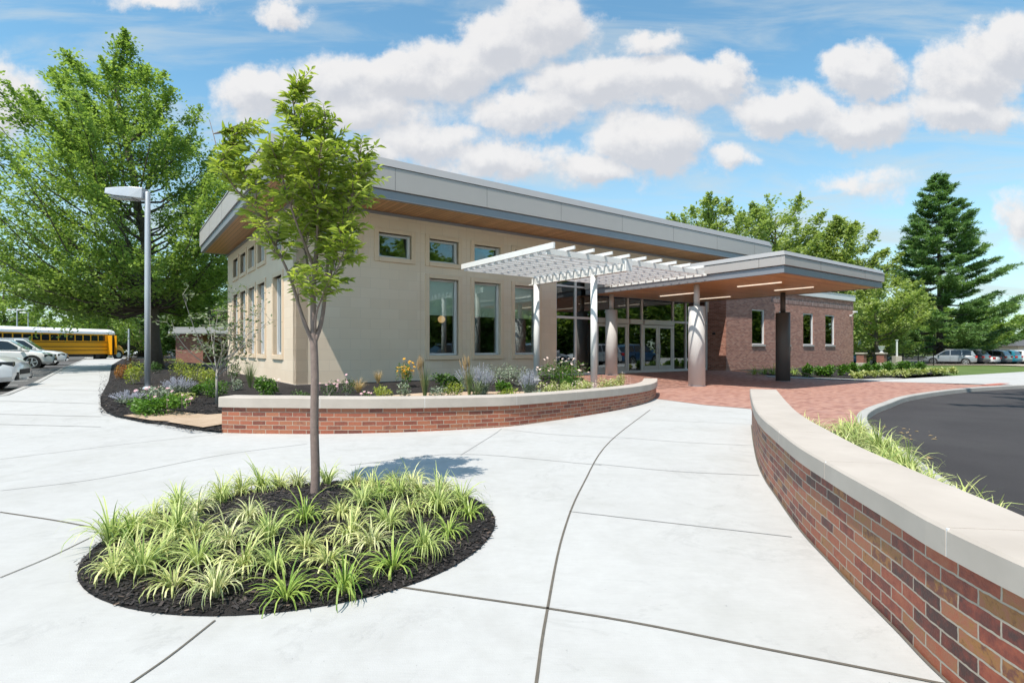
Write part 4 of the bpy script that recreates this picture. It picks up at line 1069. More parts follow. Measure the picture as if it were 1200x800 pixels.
def bush(name,label,px,py,wpx,hpx,mat,nl=500,ls=.05,cat='shrub',flowers=None,nf=0,group=None,dz=.04,up=.3,lumps=7,hz=None,stem=False,fs=.02,ftop=False):
    p=P(px,py,dz); s=p[1]/F; w=wpx*s/2; h=hpx*s; rng=np.random.default_rng(int(px*7+py*13)); root=thing(name,label,cat,p,0,group)
    nl=int(nl*1.3); pts=[]
    for k in range(lumps):
        a=rng.uniform(0,2*PI); r=rng.uniform(.1,.62)*w; c=np.array([r*math.cos(a),r*math.sin(a),h*rng.uniform(.25,.62)]); n=nl//lumps
        v=rng.normal(size=(n,3)); v/=np.linalg.norm(v,axis=1)[:,None]; v*=rng.uniform(.55,1,n)[:,None]
        pts.append(c+v*np.array([w*.45,w*.45,h*.36]))
    Pn=np.concatenate(pts); Pn[:,2]=np.clip(Pn[:,2],.0,None); ax=Pn.copy(); ax[:,2]-=h*.2; ax/=np.linalg.norm(ax,axis=1)[:,None]+1e-6
    quads('foliage',leaves(rng,Pn,ls,up=up,axis=ax,ratio=.55),rng.uniform(0,1,len(Pn)),mat,root)
    m=MB()
    for k in range(8):
        i=rng.integers(0,len(Pn)); m.tube([(0,0,0),tuple(Pn[i]*.6),tuple(Pn[i])],[.008,.005,.002],4,cap=False)
    m.build('stem',M['bark_pale'],root,fix=False)
    if flowers:
        m=MB()
        for k in range(nf):
            a=rng.uniform(0,2*PI); r=math.sqrt(rng.uniform(0,1))*w*1.02; z=h*rng.uniform(.72,1.12)*(1-.35*(r/w)**2); c=Vector((r*math.cos(a),r*math.sin(a),z))
            t=Vector(rng.normal(size=3)*.4+np.array([0,-.3,1])).normalized(); e=t.orthogonal().normalized(); f=t.cross(e)
            K=7
            for j in range(K):
                g=2*PI*j/K; d=e*math.cos(g)+f*math.sin(g); n=t.cross(d)*fs*.32
                m.add([c,c+d*fs*.6+n-t*fs*.1,c+d*fs-t*fs*.35,c+d*fs*.6-n-t*fs*.1],[(0,1,2,3)],tint=rng.uniform())
            m.blob(c,(fs*.28,)*3,5,3)
            m.tube([c-Vector((0,0,z*.5)),c],[.002,.002],3,cap=False)
        m.build('flower',flowers,root,fix=False)
    return root
def reed(label,px,py,hpx,wpx,mat,plume=None,npl=12,nb=120,cat='ornamental grass',lean=0.):
    p=P(px,py,.04); s=p[1]/F; h=hpx*s; root=thing('ornamental_grass',label,cat,p,0)
    me=clump_mesh(int(px),nb,h*(.62 if plume else .9),wpx/max(hpx,1)*.9,.008,.45,4)
    link(me,'foliage',mat,root)
    if plume:
        rng=random.Random(int(px)); m=MB(); m2=MB()
        for k in range(npl):
            a=rng.random()*6.28; r=rng.random()*wpx*s*.45; e=Vector((r*math.cos(a)+lean*h,r*math.sin(a),h*rng.uniform(.8,1.05))); b=Vector((e.x*.1,e.y*.1,0)); mid=b.lerp(e,.65)+Vector((0,0,h*.05))
            m2.tube([b,mid,e],[.003,.0025,.002],4,cap=False)
            d=(e-mid).normalized(); m.tube([mid.lerp(e,.2),mid.lerp(e,.45),mid.lerp(e,.8),e+d*.03],[.004,.014,.012,.002],5)
        m2.build('stalk',M['straw'],root,fix=False); m.build('plume',plume,root)
    return root
def sageplant(label,px,py,hpx,wpx,n=70,base='sage'):
    p=P(px,py,.04); s=p[1]/F; h=hpx*s; w=wpx*s/2; root=thing('sage_plant',label,'flowering plant',p,0); rng=random.Random(int(px*3)); m=MB(); m2=MB(); npr=np.random.default_rng(int(px))
    L=[];A=[]
    for k in range(n):
        a=rng.random()*6.28; r=math.sqrt(rng.random())*w; e=Vector((r*math.cos(a),r*math.sin(a),h*rng.uniform(.75,1.1)*(1-.35*(r/w)**2))); b=Vector((e.x*.2,e.y*.2,0)); mid=b.lerp(e,.5)+Vector((0,0,h*.08))
        m.tube([b,mid,e],[.003,.002,.001],3,cap=False)
        for t in range(7):
            q=mid.lerp(e,.1+t*.13); m2.blob(q+Vector((rng.gauss(0,.006),rng.gauss(0,.006),0)),(.009,.009,.012),4,2)
        for t in range(6): L.append(tuple(b.lerp(mid,rng.random()))); A.append(tuple((e-b).normalized()))
    m.build('stem',M['sage'],root,fix=False); m2.build('flower',M['lav'],root,fix=False)
    quads('foliage',leaves(npr,np.array(L)+npr.normal(size=(len(L),3))*.02,.045,axis=np.array(A),ratio=.4),npr.uniform(0,1,len(L)),M['sage'],root)
    return root
g='shrubs in the street lamp bed'
bush('flowering_shrub','gold and rust tinted shrub on the left of the lamp base',156,450,31,29,M['shrub_lime'],700,.05,group=g)
bush('flowering_shrub','rust red shrub behind the gold one near the walk',153,430,19,18,M['rust'],400,.06)
bush('shrub','yellow green spirea shrub just right of the big trunk',212,440,26,24,M['shrub_lime'],600,.05)
bush('shrub','yellow green spirea shrub in the middle of the golden row',228,446,29,26,M['shrub_lime'],600,.05)
bush('shrub','yellow green spirea shrub at the near end of the golden row',244,452,26,26,M['shrub_lime'],600,.05)
bush('shrub','bright green shrub low beside the sapling stem',250,464,36,24,M['shrub_green'],700,.045)
bush('shrub','rust brown shrub in the shade right of the big trunk',196,430,24,18,M['rust'],400,.06)
bush('shrub','dark leafy shrub behind the sapling against the end wall',262,430,29,36,M['shrub_dark'],500,.07)
bush('shrub','dull green shrub between the golden row and the beige wall',272,448,26,24,M['shrub_dark'],400,.05,flowers=M['peach'],nf=14)
bush('coneflower_plant','leafy coneflower plant with pink blooms at the near rim of the lamp bed',192,484,74,24,M['shrub_green'],1300,.06,cat='flowering plant',flowers=M['pink'],nf=7,fs=.04,lumps=12)
bush('coneflower_plant','pink coneflower plant right behind the street lamp foot',180,470,41,19,M['sage'],400,.045,cat='flowering plant',flowers=M['pink'],nf=7,fs=.045)
sageplant('lavender sage sprawling on mulch left of the street lamp',150,473,16,40,60)
sageplant('tall lavender Russian sage between lamp and golden shrubs',210,463,23,40,110)
bush('shrub','yellowish low shrub below the lavender sage',212,472,31,14,M['varieg'],300,.05)
reed('upright green grass tuft against the sunlit end wall',293,454,30,18,M['grassblade'])
bush('hydrangea','round bright green shrub with cream blooms at the building corner',315,463,32,24,M['shrub_green'],900,.055,flowers=M['peach'],nf=8,fs=.04)
bush('shrub','grey green low plant left of the grass tuft',278,457,14,17,M['sage'],200,.04)
bush('flowering_shrub','orange tinged gold shrub left of the lamp nearest the walk',146,444,26,20,M['rust'],600,.05)
bush('shrub','low olive green shrub in the shade behind the lamp pole',178,437,24,14,M['shrub_dark'],400,.06)
bush('shrub','mixed green mound just left of the sapling stem',236,462,24,15,M['shrub_green'],450,.05)
# planter
bush('coneflower_plant','faded pink coneflowers just right of the young trunk',384,466,26,23,M['shrub_dark'],250,.04,cat='flowering plant',flowers=M['pink'],nf=8,fs=.035)
bush('coneflower_plant','pink coneflowers at foot of the wall shadow edge',406,466,29,26,M['shrub_dark'],260,.04,cat='flowering plant',flowers=M['pink'],nf=8,fs=.035)
reed('fluffy tan grass tuft in the planter left of the golden daisies',420,460,18,20,M['straw'],None,nb=160)
reed('small orange tan grass tuft against the shaded wall',443,449,15,12,M['straw'],None,nb=130)
bush('daisy_plant','golden daisies on dark green leaves beside the shaded wall',476,453,25,31,M['shrub_green'],500,.05,cat='flowering plant',flowers=M['gold'],nf=22,fs=.05)
reed('tall feather reed grass with tan plumes left of the first window',498,468,50,16,M['grassblade'],M['straw'],14,lean=-.12)
reed('tall feather reed grass with tan plumes below the first window',550,464,48,16,M['grassblade'],M['straw'],14,lean=-.12)
bush('shrub','yellow green mounded plant at the coping under the shaded wall',450,468,34,18,M['shrub_lime'],350,.045)
bush('shrub','grey green wispy plant right of the yellow green mound',474,468,23,21,M['sage'],260,.05)
bush('hosta','dark green hosta left of the silver sage',518,452,23,16,M['shrub_dark'],260,.09)
bush('hosta','dark green hosta beside the silver sage',533,451,18,14,M['shrub_dark'],220,.09)
bush('shrub','yellow leaved plant behind the coping left of the second reed grass',530,468,29,21,M['shrub_lime'],350,.05)
sageplant('pale lavender sage below the first window corner',566,464,38,34,120)
sageplant('silvery sage reaching up between the first two windows',548,458,34,36,80)
bush('artemisia','silvery green mound below the second window',585,450,47,26,M['sage'],600,.05,lumps=9)
bush('shrub','silver green mound between second and third window',606,452,34,26,M['sage'],450,.05)
bush('shrub','yellow green plant on the coping below the second window',596,470,31,16,M['shrub_lime'],300,.045)
sageplant('lavender sage just left of the far pergola post',619,466,36,27,90)
bush('shrub','tall thin green plant climbing between second and third window',607,436,13,36,M['shrub_dark'],150,.05)
bush('hydrangea','large shrub with cream blooms between the pergola posts',658,452,65,34,M['shrub_green'],1500,.06,flowers=M['peach'],nf=34,fs=.045,lumps=12)
bush('shrub','bright lime shrub in front of the cream hydrangea',671,458,39,23,M['shrub_green'],800,.045)
for (x,y,w,l) in ((640,466,28,'left of the near pergola post'),(664,466,28,'beneath the cream hydrangea'),(688,464,26,'at the near pergola post foot'),(710,461,26,'right of the near pergola post'),(728,457,18,'at the rounded end of the planter')):
    bush('variegated_groundcover','cream green variegated groundcover mound '+l,x,y,w*1.2,21,M['varieg'],900,.04,cat='groundcover plant',flowers=M['peach'],nf=10,fs=.02)
bush('shrub','grey green plant low at left coping end of the planter',352,468,34,13,M['shrub_dark'],200,.04)
bush('shrub','soft green feathery mound right behind the first reed grass',512,468,24,17,M['sage'],350,.045)
bush('hosta','broad leaved green plant between the two sages',590,462,22,16,M['shrub_green'],300,.08)
bush('coneflower_plant','small faded coneflowers at the coping left of the tan grass',430,469,16,12,M['shrub_dark'],150,.04,cat='flowering plant',flowers=M['pink'],nf=8,fs=.035)
bush('shrub','grey sage mound at the coping left of the far pergola post',632,470,28,15,M['sage'],420,.04)
reed('short green grass tuft at the coping right of the second reed grass',558,470,24,16,M['grassblade'])
# wing bed
for i,(x,y,w,h) in enumerate([(946,441,15,16),(960,440,14,12),(973,440.5,17,15),(988,439.5,15,14),(1001,439,15,15),(1014,438.5,15,15),(1027,438,15,15),(1041,437.5,15,15),(1054,436.5,14,14),(1067,435.5,14,14),(1079,434.5,12,12)]):
    bush('boxwood_shrub','round bright green shrub in the row along the brick wing bed' if i else 'first round green shrub of the wing bed, nearest the dark column',x,y,w,h,M['shrub_green'],420,.10,group='round green shrubs along the wing bed',lumps=9)
for i,x in enumerate(range(1004,1118,11)):
    bush('variegated_groundcover','low cream striped groundcover plant before the round shrubs',x,442.6-(x-1004)*.048,13,8,M['varieg'],240,.10,cat='groundcover plant',group='striped groundcover edging the wing bed',lumps=5)
for i,(x,y) in enumerate([(884,438.5),(896,438),(906,438.5),(930,439)]):
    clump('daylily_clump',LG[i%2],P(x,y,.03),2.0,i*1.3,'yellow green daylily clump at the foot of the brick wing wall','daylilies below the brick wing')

# ------------------------------------------------------------------ street furniture
def lamp():
    p=P(173,456,.03); s=p[1]/F; r=thing('street_lamp','tall grey street lamp with a flat wedge head in the flower bed','street lamp',p,0)
    h=EYE+(HOR-226)*s-p[2]
    m=MB(); m.lathe((0,0,0),[(.066,0),(.066,h*.5),(.060,h),(.05,h+.02)],20); q=m.build('pole',M['galv'],r)
    for f in q.data.polygons: f.use_smooth=abs(f.normal.z)<.5
    m=MB(); m.lathe((0,0,0),[(.11,0),(.11,.03),(.075,.07)],20); m.build('base_collar',M['galv'],r)
    m=MB(); L=44*s; top=h+.10
    prs=[(-.06,top,top-.27),(-.35*L,top+.01,top-.25),(-.75*L,top+.0,top-.21),(-L,top-.02,top-.16)]
    vs=[]
    for (x,a,b) in prs:
        wy=.20 if x<-.1 else .13
        vs+=[(x,-wy,b),(x,wy,b),(x,wy*.85,a),(x,-wy*.85,a)]
    fs=[]
    for i in range(3):
        for k in range(4): fs.append((i*4+k,i*4+(k+1)%4,(i+1)*4+(k+1)%4,(i+1)*4+k))
    fs+=[(0,1,2,3),(15,14,13,12)]; m.add(vs,fs); hd=m.build('lamp_head',M['galv'],r,bevel=.012)
    m=MB(); m.obox((-.62*L,0,top-.245),(1,0,-.08),(0,1,0),(.12,0,1),.3*L,.15,.012); m.build('lens',simple('lamp_lens',(.35,.36,.38),.2),hd)
    m=MB(); m.box(-.1,.0,-.03,.03,top-.26,top-.08); m.build('bracket',M['galv'],r)
lamp()
def farlamp(label,px,Y,h,two,head=True):
    X=(px-600)/F*Y; r=thing('street_lamp',label,'street lamp',(X,Y,.2)); m=MB(); m.tube([(0,0,0),(0,0,h)],[.09,.07],8); m.build('pole',M['galv'],r)
    for sx in (((-1,1) if two else (-1,)) if head else ()):
        m=MB(); m.obox((sx*.65,0,h+.02),(1,0,0),(0,1,0),(0,0,1),.55,.18,.09); m.build('lamp_head',M['buswhite'],r,bevel=.02)
farlamp('distant twin headed parking lamp above the school bus',20,72,(HOR-363)*72/F+1.05,True)
farlamp('slim pale pole right of the school bus hood',151,46,2.7,False,False)
farlamp('distant thin lamp pole at the left edge above the bus',33,85,6.6,False)
farlamp('distant lamp pole seen through the pine at right',1051,66,6.2,False)

# ------------------------------------------------------------------ vehicles
def car(label,p,rz,paint,kind='suv',name='parked_car',cat='car',group=None,s=1.,spokes=6,rimdark=False):
    L,Wd,H={'suv':(4.7,1.88,1.68),'sedan':(4.6,1.82,1.45),'van':(5.0,1.95,1.8)}[kind]
    r=thing(name,label,cat,p,rz,group); r.scale=(s,s,s)
    hl=L/2; hw=Wd/2
    hood=.98 if kind!='sedan' else .86; belt=1.06 if kind!='sedan' else .93
    # lower body loft: x, top z, half width, bottom z
    st=[(-hl,.78,.80,.42),(-hl+.06,belt-.08,.92,.32),(-hl+.35,belt-.01,1.,.26),(-.9,belt,1.,.24),(.4,belt-.01,1.,.24),(1.0,hood+.03,1.,.24),(hl-.75,hood-.02,.99,.25),(hl-.3,hood-.10,.94,.25),(hl-.07,hood-.24,.84,.27),(hl,.60,.74,.34)]
    m=MB(); vs=[]; 
    for (x,zt,w,zb) in st:
        w*=hw
        vs+=[(x,-w*.86,zb),(x,-w*.985,zb+.12),(x,-w,(zb+zt)/2),(x,-w*.97,zt-.12),(x,-w*.88,zt-.02),(x,0,zt+.03),(x,w*.88,zt-.02),(x,w*.97,zt-.12),(x,w,(zb+zt)/2),(x,w*.985,zb+.12),(x,w*.86,zb)]
    n=11; fs=[]
    for i in range(len(st)-1):
        for k in range(n): fs.append((i*n+k,i*n+(k+1)%n,(i+1)*n+(k+1)%n,(i+1)*n+k))
    fs+=[tuple(range(n)),tuple((len(st)-1)*n+k for k in range(n))[::-1]]
    m.add(vs,fs)
    # greenhouse
    if kind=='sedan': g=[(-hl+.75,belt-.03,belt-.02),(-hl+1.35,belt-.03,H-.08),(-.2,belt-.03,H),(.35,belt-.03,H-.05),(1.15,belt-.05,belt-.02)]
    else: g=[(-hl+.10,belt-.05,belt-.02),(-hl+.38,belt-.03,H-.12),(-hl+.8,belt-.03,H-.03),(-.3,belt-.03,H),(.35,belt-.03,H-.05),(1.25,belt-.06,hood+.02)]
    vs=[];gw=.93;rw_=.74
    for (x,zb,zt) in g:
        f=(zt-zb)/(H-belt); w0=hw*gw; w1=hw*(gw-(gw-rw_)*min(1,f))
        vs+=[(x,-w0,zb),(x,-w1,zt-.05*f),(x,-w1*.82,zt),(x,w1*.82,zt),(x,w1,zt-.05*f),(x,w0,zb)]
    fs=[];n=6
    for i in range(len(g)-1):
        for k in range(n): fs.append((i*n+k,i*n+(k+1)%n,(i+1)*n+(k+1)%n,(i+1)*n+k))
    fs+=[tuple(range(n)),tuple((len(g)-1)*n+k for k in range(n))[::-1]]
    m.add(vs,fs)
    b=m.build('body',paint,r,smooth=True)
    mod=b.modifiers.new('edge','EDGE_SPLIT'); mod.split_angle=math.radians(32)
    # side glass
    def side(xa,xb,ya):
        x0,x1=xa,xb
        def zt_(x):
            return float(np.interp(x,[q[0] for q in g],[q[2] for q in g]))
        pts=[]
        zb=belt+.02
        K=5; top=[];bot=[]
        for i in range(K+1):
            x=x0+(x1-x0)*i/K; z1=max(zb+.01,zt_(x)-.09)
            f0=(zb-belt)/(H-belt); f1=(z1-belt)/(H-belt); wy=lambda f: hw*(gw-(gw-rw_)*f)+.012
            bot.append((x,ya*wy(f0),zb)); top.append((x,ya*wy(min(1,f1+.05)),z1))
        return bot,top
    doors=[(-hl+.50,-1.12),(-1.02,-.12),(-.04,.98)] if kind!='sedan' else [(-hl+1.05,-.55),(-.45,.0) ,(.08,.95)]
    for ya in (-1,1):
        for (xa,xb) in doors:
            bo,to=side(xa,xb,ya); m=MB(); K=len(bo)-1
            m.add(bo+to,[(i,i+1,K+1+i+1,K+1+i) for i in range(K)]); m.build('side_window',M['carglass'],r,fix=False)
    def plate(ia,ib,ins,nm):
        (xa,_,za),(xb,_,zb2)=g[ia],g[ib]; wa=hw*(rw_ if za>zb2 else gw)-.1; wb=hw*(rw_ if zb2>za else gw)-.1
        nx=(zb2-za); nz=-(xb-xa); l=math.hypot(nx,nz); nx,nz=nx/l,nz/l
        if nz<0: nx,nz=-nx,-nz
        A=Vector((xa+(xb-xa)*.1+nx*.012,0,za+(zb2-za)*.1+nz*.012)); Bv=Vector((xa+(xb-xa)*.88+nx*.012,0,za+(zb2-za)*.88+nz*.012))
        m=MB(); m.add([(A.x,-wa,A.z),(A.x,wa,A.z),(Bv.x,wb,Bv.z),(Bv.x,-wb,Bv.z)],[(0,1,2,3)]); m.build(nm,M['carglass'],r,fix=False)
    plate(len(g)-2,len(g)-1,0,'windscreen'); plate(0,1,0,'rear_window')
    for ya in (-1,1):
        m=MB(); m.obox((hl-.22,ya*hw*.80,hood-.26),(1,-ya*.6,0),(0,1,0),(0,0,1),.20,.07,.07); m.build('headlight',M['headdark'],r,bevel=.02)
        m=MB(); m.obox((-hl+.06,ya*hw*.80,belt-.18),(1,ya*.3,0),(0,1,0),(0,0,1),.09,.14,.11); m.build('tail_light',M['lamp_red'],r,bevel=.02)
        m=MB(); m.obox((.92,ya*(hw+.10),belt+.07),(1,0,0),(0,1,0),(0,0,1),.07,.11,.07); m.build('wing_mirror',paint,r,bevel=.02)
        for xd in (-.08,-1.07):
            m=MB(); m.box(xd-.008,xd+.008,min(ya*hw*.9,ya*(hw+.004)),max(ya*hw*.9,ya*(hw+.004)),.42,belt-.12)
            m.build('door_seam',M['rubber'],r)
        m=MB(); 
        for xd in (-.28,-1.28): m.obox((xd,ya*(hw+.01),belt-.2),(1,0,0),(0,1,0),(0,0,1),.09,.015,.015)
        m.build('door_handle',M['galv'],r)
    m=MB(); m.obox((0,0,.30),(1,0,0),(0,1,0),(0,0,1),hl-.5,hw*.995,.07); m.box(hl-.10,hl+.012,-hw*.45,hw*.45,.44,.58); m.box(hl-.2,hl-.0,-hw*.72,-hw*.5,.30,.5); m.box(hl-.2,hl-.0,hw*.5,hw*.72,.30,.5)
    m.build('lower_trim',M['rubber'],r)
    R0=.35 if kind!='sedan' else .325
    for xa in (-hl+.95,hl-.93):
        for ya in (-1,1):
            c=(xa,0,R0)
            m=MB(); y1=ya*(hw+.006); y0=ya*(hw-.24); m.lathe(c,[(R0+.07,min(y0,y1)),(R0+.07,max(y0,y1))],24,'y'); m.build('wheel_arch',M['rubber'],r)
            y1=ya*(hw+.02); y0=ya*(hw-.2)
            prf=[(R0-.10,y0),(R0-.02,y0),(R0,y0+ya*.03),(R0,y1-ya*.03),(R0-.02,y1),(R0-.10,y1)]
            m=MB(); m.lathe(c,prf,28,'y'); w=m.build('wheel',M['rubber'],r)
            m=MB(); ys=ya*(hw+.024)
            m.lathe(c,[(R0-.085,ys-ya*.02),(R0-.085,ys),(R0-.11,ys),(R0-.115,ys-ya*.02)],28,'y')
            m.lathe(c,[(.05,ys-ya*.02),(.05,ys)],12,'y')
            for k in range(spokes):
                a=2*PI*k/spokes+.2; d=Vector((math.cos(a),0,math.sin(a))); cc=Vector((xa,ys-ya*.012,R0))+d*(R0-.1)*.52
                m.obox(cc,d,(0,1,0),d.cross(Vector((0,1,0))),(R0-.1)*.5,.012,.028)
            m.build('rim',M['rim'] if not rimdark else M['galv'],w,smooth=False)
    m=MB(); m.obox((-.6,hw*.66,H+.01),(1,0,0),(0,1,0),(0,0,1),1.0,.02,.025); m.obox((-.6,-hw*.66,H+.01),(1,0,0),(0,1,0),(0,0,1),1.0,.02,.025)
    if kind!='sedan': m.build('roof_rail',M['galv'],r)
    return r
def carat(label,pxn,pyw,heading,paint,kind,rz=None,back=0.,**k):
    """nose at bearing pxn, wheels resting at pyw"""
    p=P(pxn,pyw,-.10 if k.pop('lot',True) else 0.)
    h=Vector(heading).normalized(); L={'suv':2.35,'sedan':2.3,'van':2.5}[kind]*k.get('s',1.)
    c=Vector((p[0],p[1]))-h*L; return car(label,(c.x,c.y,gz(c.x,c.y)-.10),math.atan2(h.y,h.x),paint,kind,**k)
HR=(RX,RY)
carat('white hatchback nearest the walk, only its nose in the picture at left',29,456,(.85,.45),M['cwhite'],'suv',spokes=5)
carat('white sport utility car between the nearest white car and the white pickup sized one',65,430.6,(.84,.54),M['cwhite'],'suv',spokes=5)
carat('larger white sport utility car in front of the school bus tail',79,427.6,(.84,.54),M['cwhite'],'van',spokes=8,rimdark=True)
car('silver sedan parked far off between the lamp pole and the dark trunk',((196-600)/F*78,78,.1),0.,M['csilver'],'sedan')
car('dark blue car behind the far silver sedan',((202-600)/F*86,86,.1),0.,M['cblue'],'van')
car('white car half hidden by the big tree trunk',((168-600)/F*80,80,.1),0.1,M['cwhite'],'sedan')
# right lot, row
HD=Vector((-.47,.88)); rd=Vector((.88,.47)); p0=Vector(((1113-600)/F*58,58.)); 
row=[('silver grey sport utility car beside the pine trunk, leftmost of the far row','csilver','suv'),('dark navy car second in the far right row','cdark','suv'),('white car third in the far right row','cwhite','sedan'),('grey hatchback with red tail lamp fourth in the far right row','cgrey','suv'),('dark teal car fifth in the far right row','cteal','suv'),('white car sixth in the far right row','cwhite','suv'),('reddish car seventh in the far right row','cred','sedan'),('silver car at the right edge of the far right row','csilver','suv')]
for i,(lb_,c_,k_) in enumerate(row):
    q=p0+rd*(2.75*i)*(.95); car(lb_,(q.x,q.y,gz(q.x,q.y)-.10),math.atan2(HD.y,HD.x)+(.35 if i==0 else 0),M[c_],k_,group='cars in the far right row',s=.95)
q=Vector(((1022-600)/F*56,56.)); car('dark blue car behind the brick gate pillars',(q.x,q.y,gz(q.x,q.y)-.1),.3,M['cblue'],'suv')
# cars mirrored in the entrance glass, beyond the right edge of the view
for i,(u,v,c_,lb_) in enumerate(((20.6,-14.6,'cwhite','white car waiting on the driveway right of the camera'),(26.4,-15.0,'cwhite','second white car waiting on the driveway'),(32,-15.6,'cblue','blue car waiting at the end of the driveway line'),(14.6,-17.5,'csilver','silver car on the driveway close to the canopy'))):
    x,y=loc(u,v); car(lb_,(x,y,-.11),TH+PI if i%2 else TH,M[c_],'suv')
def bus():
    fx,fy=-40.8,56.3; h=Vector((.235,.972)); r=thing('school_bus','yellow school bus with white roof and open front door parked beyond the white cars','school bus',(fx,fy,.08),math.atan2(h.y,h.x))
    # local: x forward (0 = front bumper), y left, right side = -y ; near side is -y
    W=1.2; L=12.; cab=-1.35
    m=MB(); m.box(-L,cab,-W,W,.62,2.55); b=m.build('body',M['yellow'],r,bevel=.03)
    m=MB(); K=10; prf=[(-W*1.0,2.55)]+[(-W*math.cos(PI*i/K),2.55+.52*math.sin(PI*i/K)**.75) for i in range(1,K)]+[(W*1.0,2.55)]
    vs=[(x,y,z) for x in (-L,cab+.02) for (y,z) in prf]; n=len(prf)
    m.add(vs,[(i,i+1,n+i+1,n+i) for i in range(n-1)]+[tuple(range(n)),tuple(range(n,2*n))[::-1],(0,n,2*n-1,n-1)]); m.build('roof',M['buswhite'],r,smooth=False)
    m=MB() 
    for z in (.95,1.30,1.72): m.box(-L,cab-.75,-W-.012,-W-.001,z,z+.055)
    m.build('rub_rail',M['black'],r)
    nw=12; wl=.74; x=cab-1.0
    for i in range(nw+1):
        x1=x-i*wl; 
        if x1-wl<-L: break
        m=MB(); m.box(x1-wl+.06,x1-.06,-W-.010,-W-.001,1.88,2.42); w=m.build('window',M['carglass'],r)
        m=MB(); m.box(x1-wl+.06,x1-.06,-W-.018,-W-.011,2.12,2.15); m.build('sash',M['black'],w)
    m=MB(); m.box(cab-.78,cab-.06,-W-.011,-W-.001,.45,2.48); d=m.build('door_opening',M['black'],r)
    m=MB(); m.box(cab-.80,cab-.74,-W-.55,-W-.012,.55,2.45); m.box(cab-.10,cab-.04,-W-.30,-W-.012,.55,2.45); m.build('folding_door',M['yellow'],r)
    m=MB(); m.box(cab-.45,cab-.41,-W-.03,-W-.012,.5,2.45); m.build('door_post',M['yellow'],r)
    m=MB(); m.box(cab,cab+.01,-W*.9,W*.9,1.45,2.4); m.build('windscreen',M['carglass'],r)
    m=MB(); vs=[]
    for (x,zt,w,zb) in ((cab,1.62,1.02,.6),(cab+.5,1.56,1.0,.55),(cab+1.0,1.42,.95,.55),(-.05,1.1,.86,.55)):
        vs+=[(x,-w,zb),(x,-w,zt-.2),(x,-w*.7,zt),(x,w*.7,zt),(x,w,zt-.2),(x,w,zb)]
    fs=[]
    for i in range(3):
        for k in range(6): fs.append((i*6+k,i*6+(k+1)%6,(i+1)*6+(k+1)%6,(i+1)*6+k))
    fs+=[tuple(range(6)),tuple(18+k for k in range(6))[::-1]]; m.add(vs,fs); m.build('hood',M['yellow'],r,bevel=.03)
    m=MB(); m.box(-.1,.05,-1.1,1.1,.4,.68); m.build('bumper',M['black'],r)
    for y in (-1.35,1.35):
        m=MB(); m.tube([(cab+.3,y*.75,1.9),(-.1,y,1.6)],.02,5); m.obox((-.1,y,1.55),(1,0,0),(0,1,0),(0,0,1),.05,.1,.15); m.build('mirror',M['black'],r)
    for x in (-.85,-7.9):
        for y in (-1,1):
            m=MB(); y0,y1=y*(W-.32),y*(W-.02 if x<-2 else 1.06); R0=.5; m.lathe((x,0,R0),[(R0-.08,y0),(R0,y0+y*.03),(R0,y1-y*.03),(R0-.08,y1)],24,'y'); w=m.build('wheel',M['rubber'],r)
            m=MB(); m.lathe((x,0,R0),[(.26,y1-y*.02),(.26,y1+y*.006),(.1,y1+y*.01)],16,'y'); m.build('rim',M['galv'],w)
    m=MB(); m.box(-L+.5,-2.2,-W+.15,W-.15,.38,.62); m.box(-3.3,-2.9,-W+.05,-W+.35,.05,.62); m.build('underframe',M['black'],r)
    m=MB(); m.box(-L,-L+.01,-.01,.01,0.7,0.72); 
bus()

# ------------------------------------------------------------------ far buildings, gate, fence
def rgeo(name,label,cat,p,rz=0): return thing(name,label,cat,p,rz)
b=rgeo('brick_house','low brick building with a pale flat roof beyond the flower bed at left','building',((206-600)/F*44,44,.2),0.0)
m=MB(); m.box(0,2.2,0,10,-.3,2.2); m.box(2.2,6.,2.5,10,-.3,2.2); m.build('wall',M['brick_dark'],b)
m=MB(); m.box(-.25,6.6,-.6,10,2.205,2.40); m.box(-.05,6.0,-.3,10,2.405,2.75); m.build('roof',M['flash'],b,bevel=.02)
m=MB(); m.box(2.9,4.0,2.44,2.495,.1,2.0); m.box(4.4,5.4,2.44,2.495,.1,2.0); m.build('window',M['carglass'],b)
b=rgeo('brick_house','long far brick building glimpsed behind the parked silver sedan','building',((166-600)/F*92,92,.2),0.)
m=MB(); m.box(0,14,0,8,-.3,2.6); m.build('wall',M['brick_dark'],b); m=MB(); m.box(-.3,14.3,-.3,8.3,2.605,2.9); m.build('roof',M['precast'],b)
m=MB()
for k in range(4): m.box(1.5+3*k,2.7+3*k,-.04,-.002,.9,2.0)
m.build('window',M['carglass'],b)
def pillar(px,lbl):
    Y=50.; X=(px-600)/F*Y; z=gz(X,Y); r=thing('gate_pillar',lbl,'gate pillar',(X,Y,z-.1),TH,'brick gate pillars')
    m=MB(); m.box(-.3,.3,-.3,.3,.25,1.05); m.build('shaft',M['brick_dark'],r); m=MB(); m.box(-.34,.34,-.34,.34,-.2,.248); m.box(-.38,.38,-.38,.38,1.052,1.17); m.build('stone_trim',M['coping'],r,bevel=.01); return (X,Y,z)
a=pillar(1009.5,'brick gate pillar on the left, without an urn'); c=pillar(1033,'brick gate pillar carrying the white urn')
u=thing('garden_urn','white flared stone urn standing on the right gate pillar','urn',(c[0],c[1],c[2]+1.07)); m=MB(); m.lathe((0,0,0),[(.16,0),(.16,.05),(.07,.12),(.1,.2),(.22,.35),(.26,.55),(.30,.60)],16); m.build('bowl',M['white'],u,smooth=True)
h=thing('basketball_hoop','white fan shaped basketball backboard on a thin pole behind the gate pillars','basketball hoop',((1011-600)/F*57,57,gz(36.8,57)-.1))
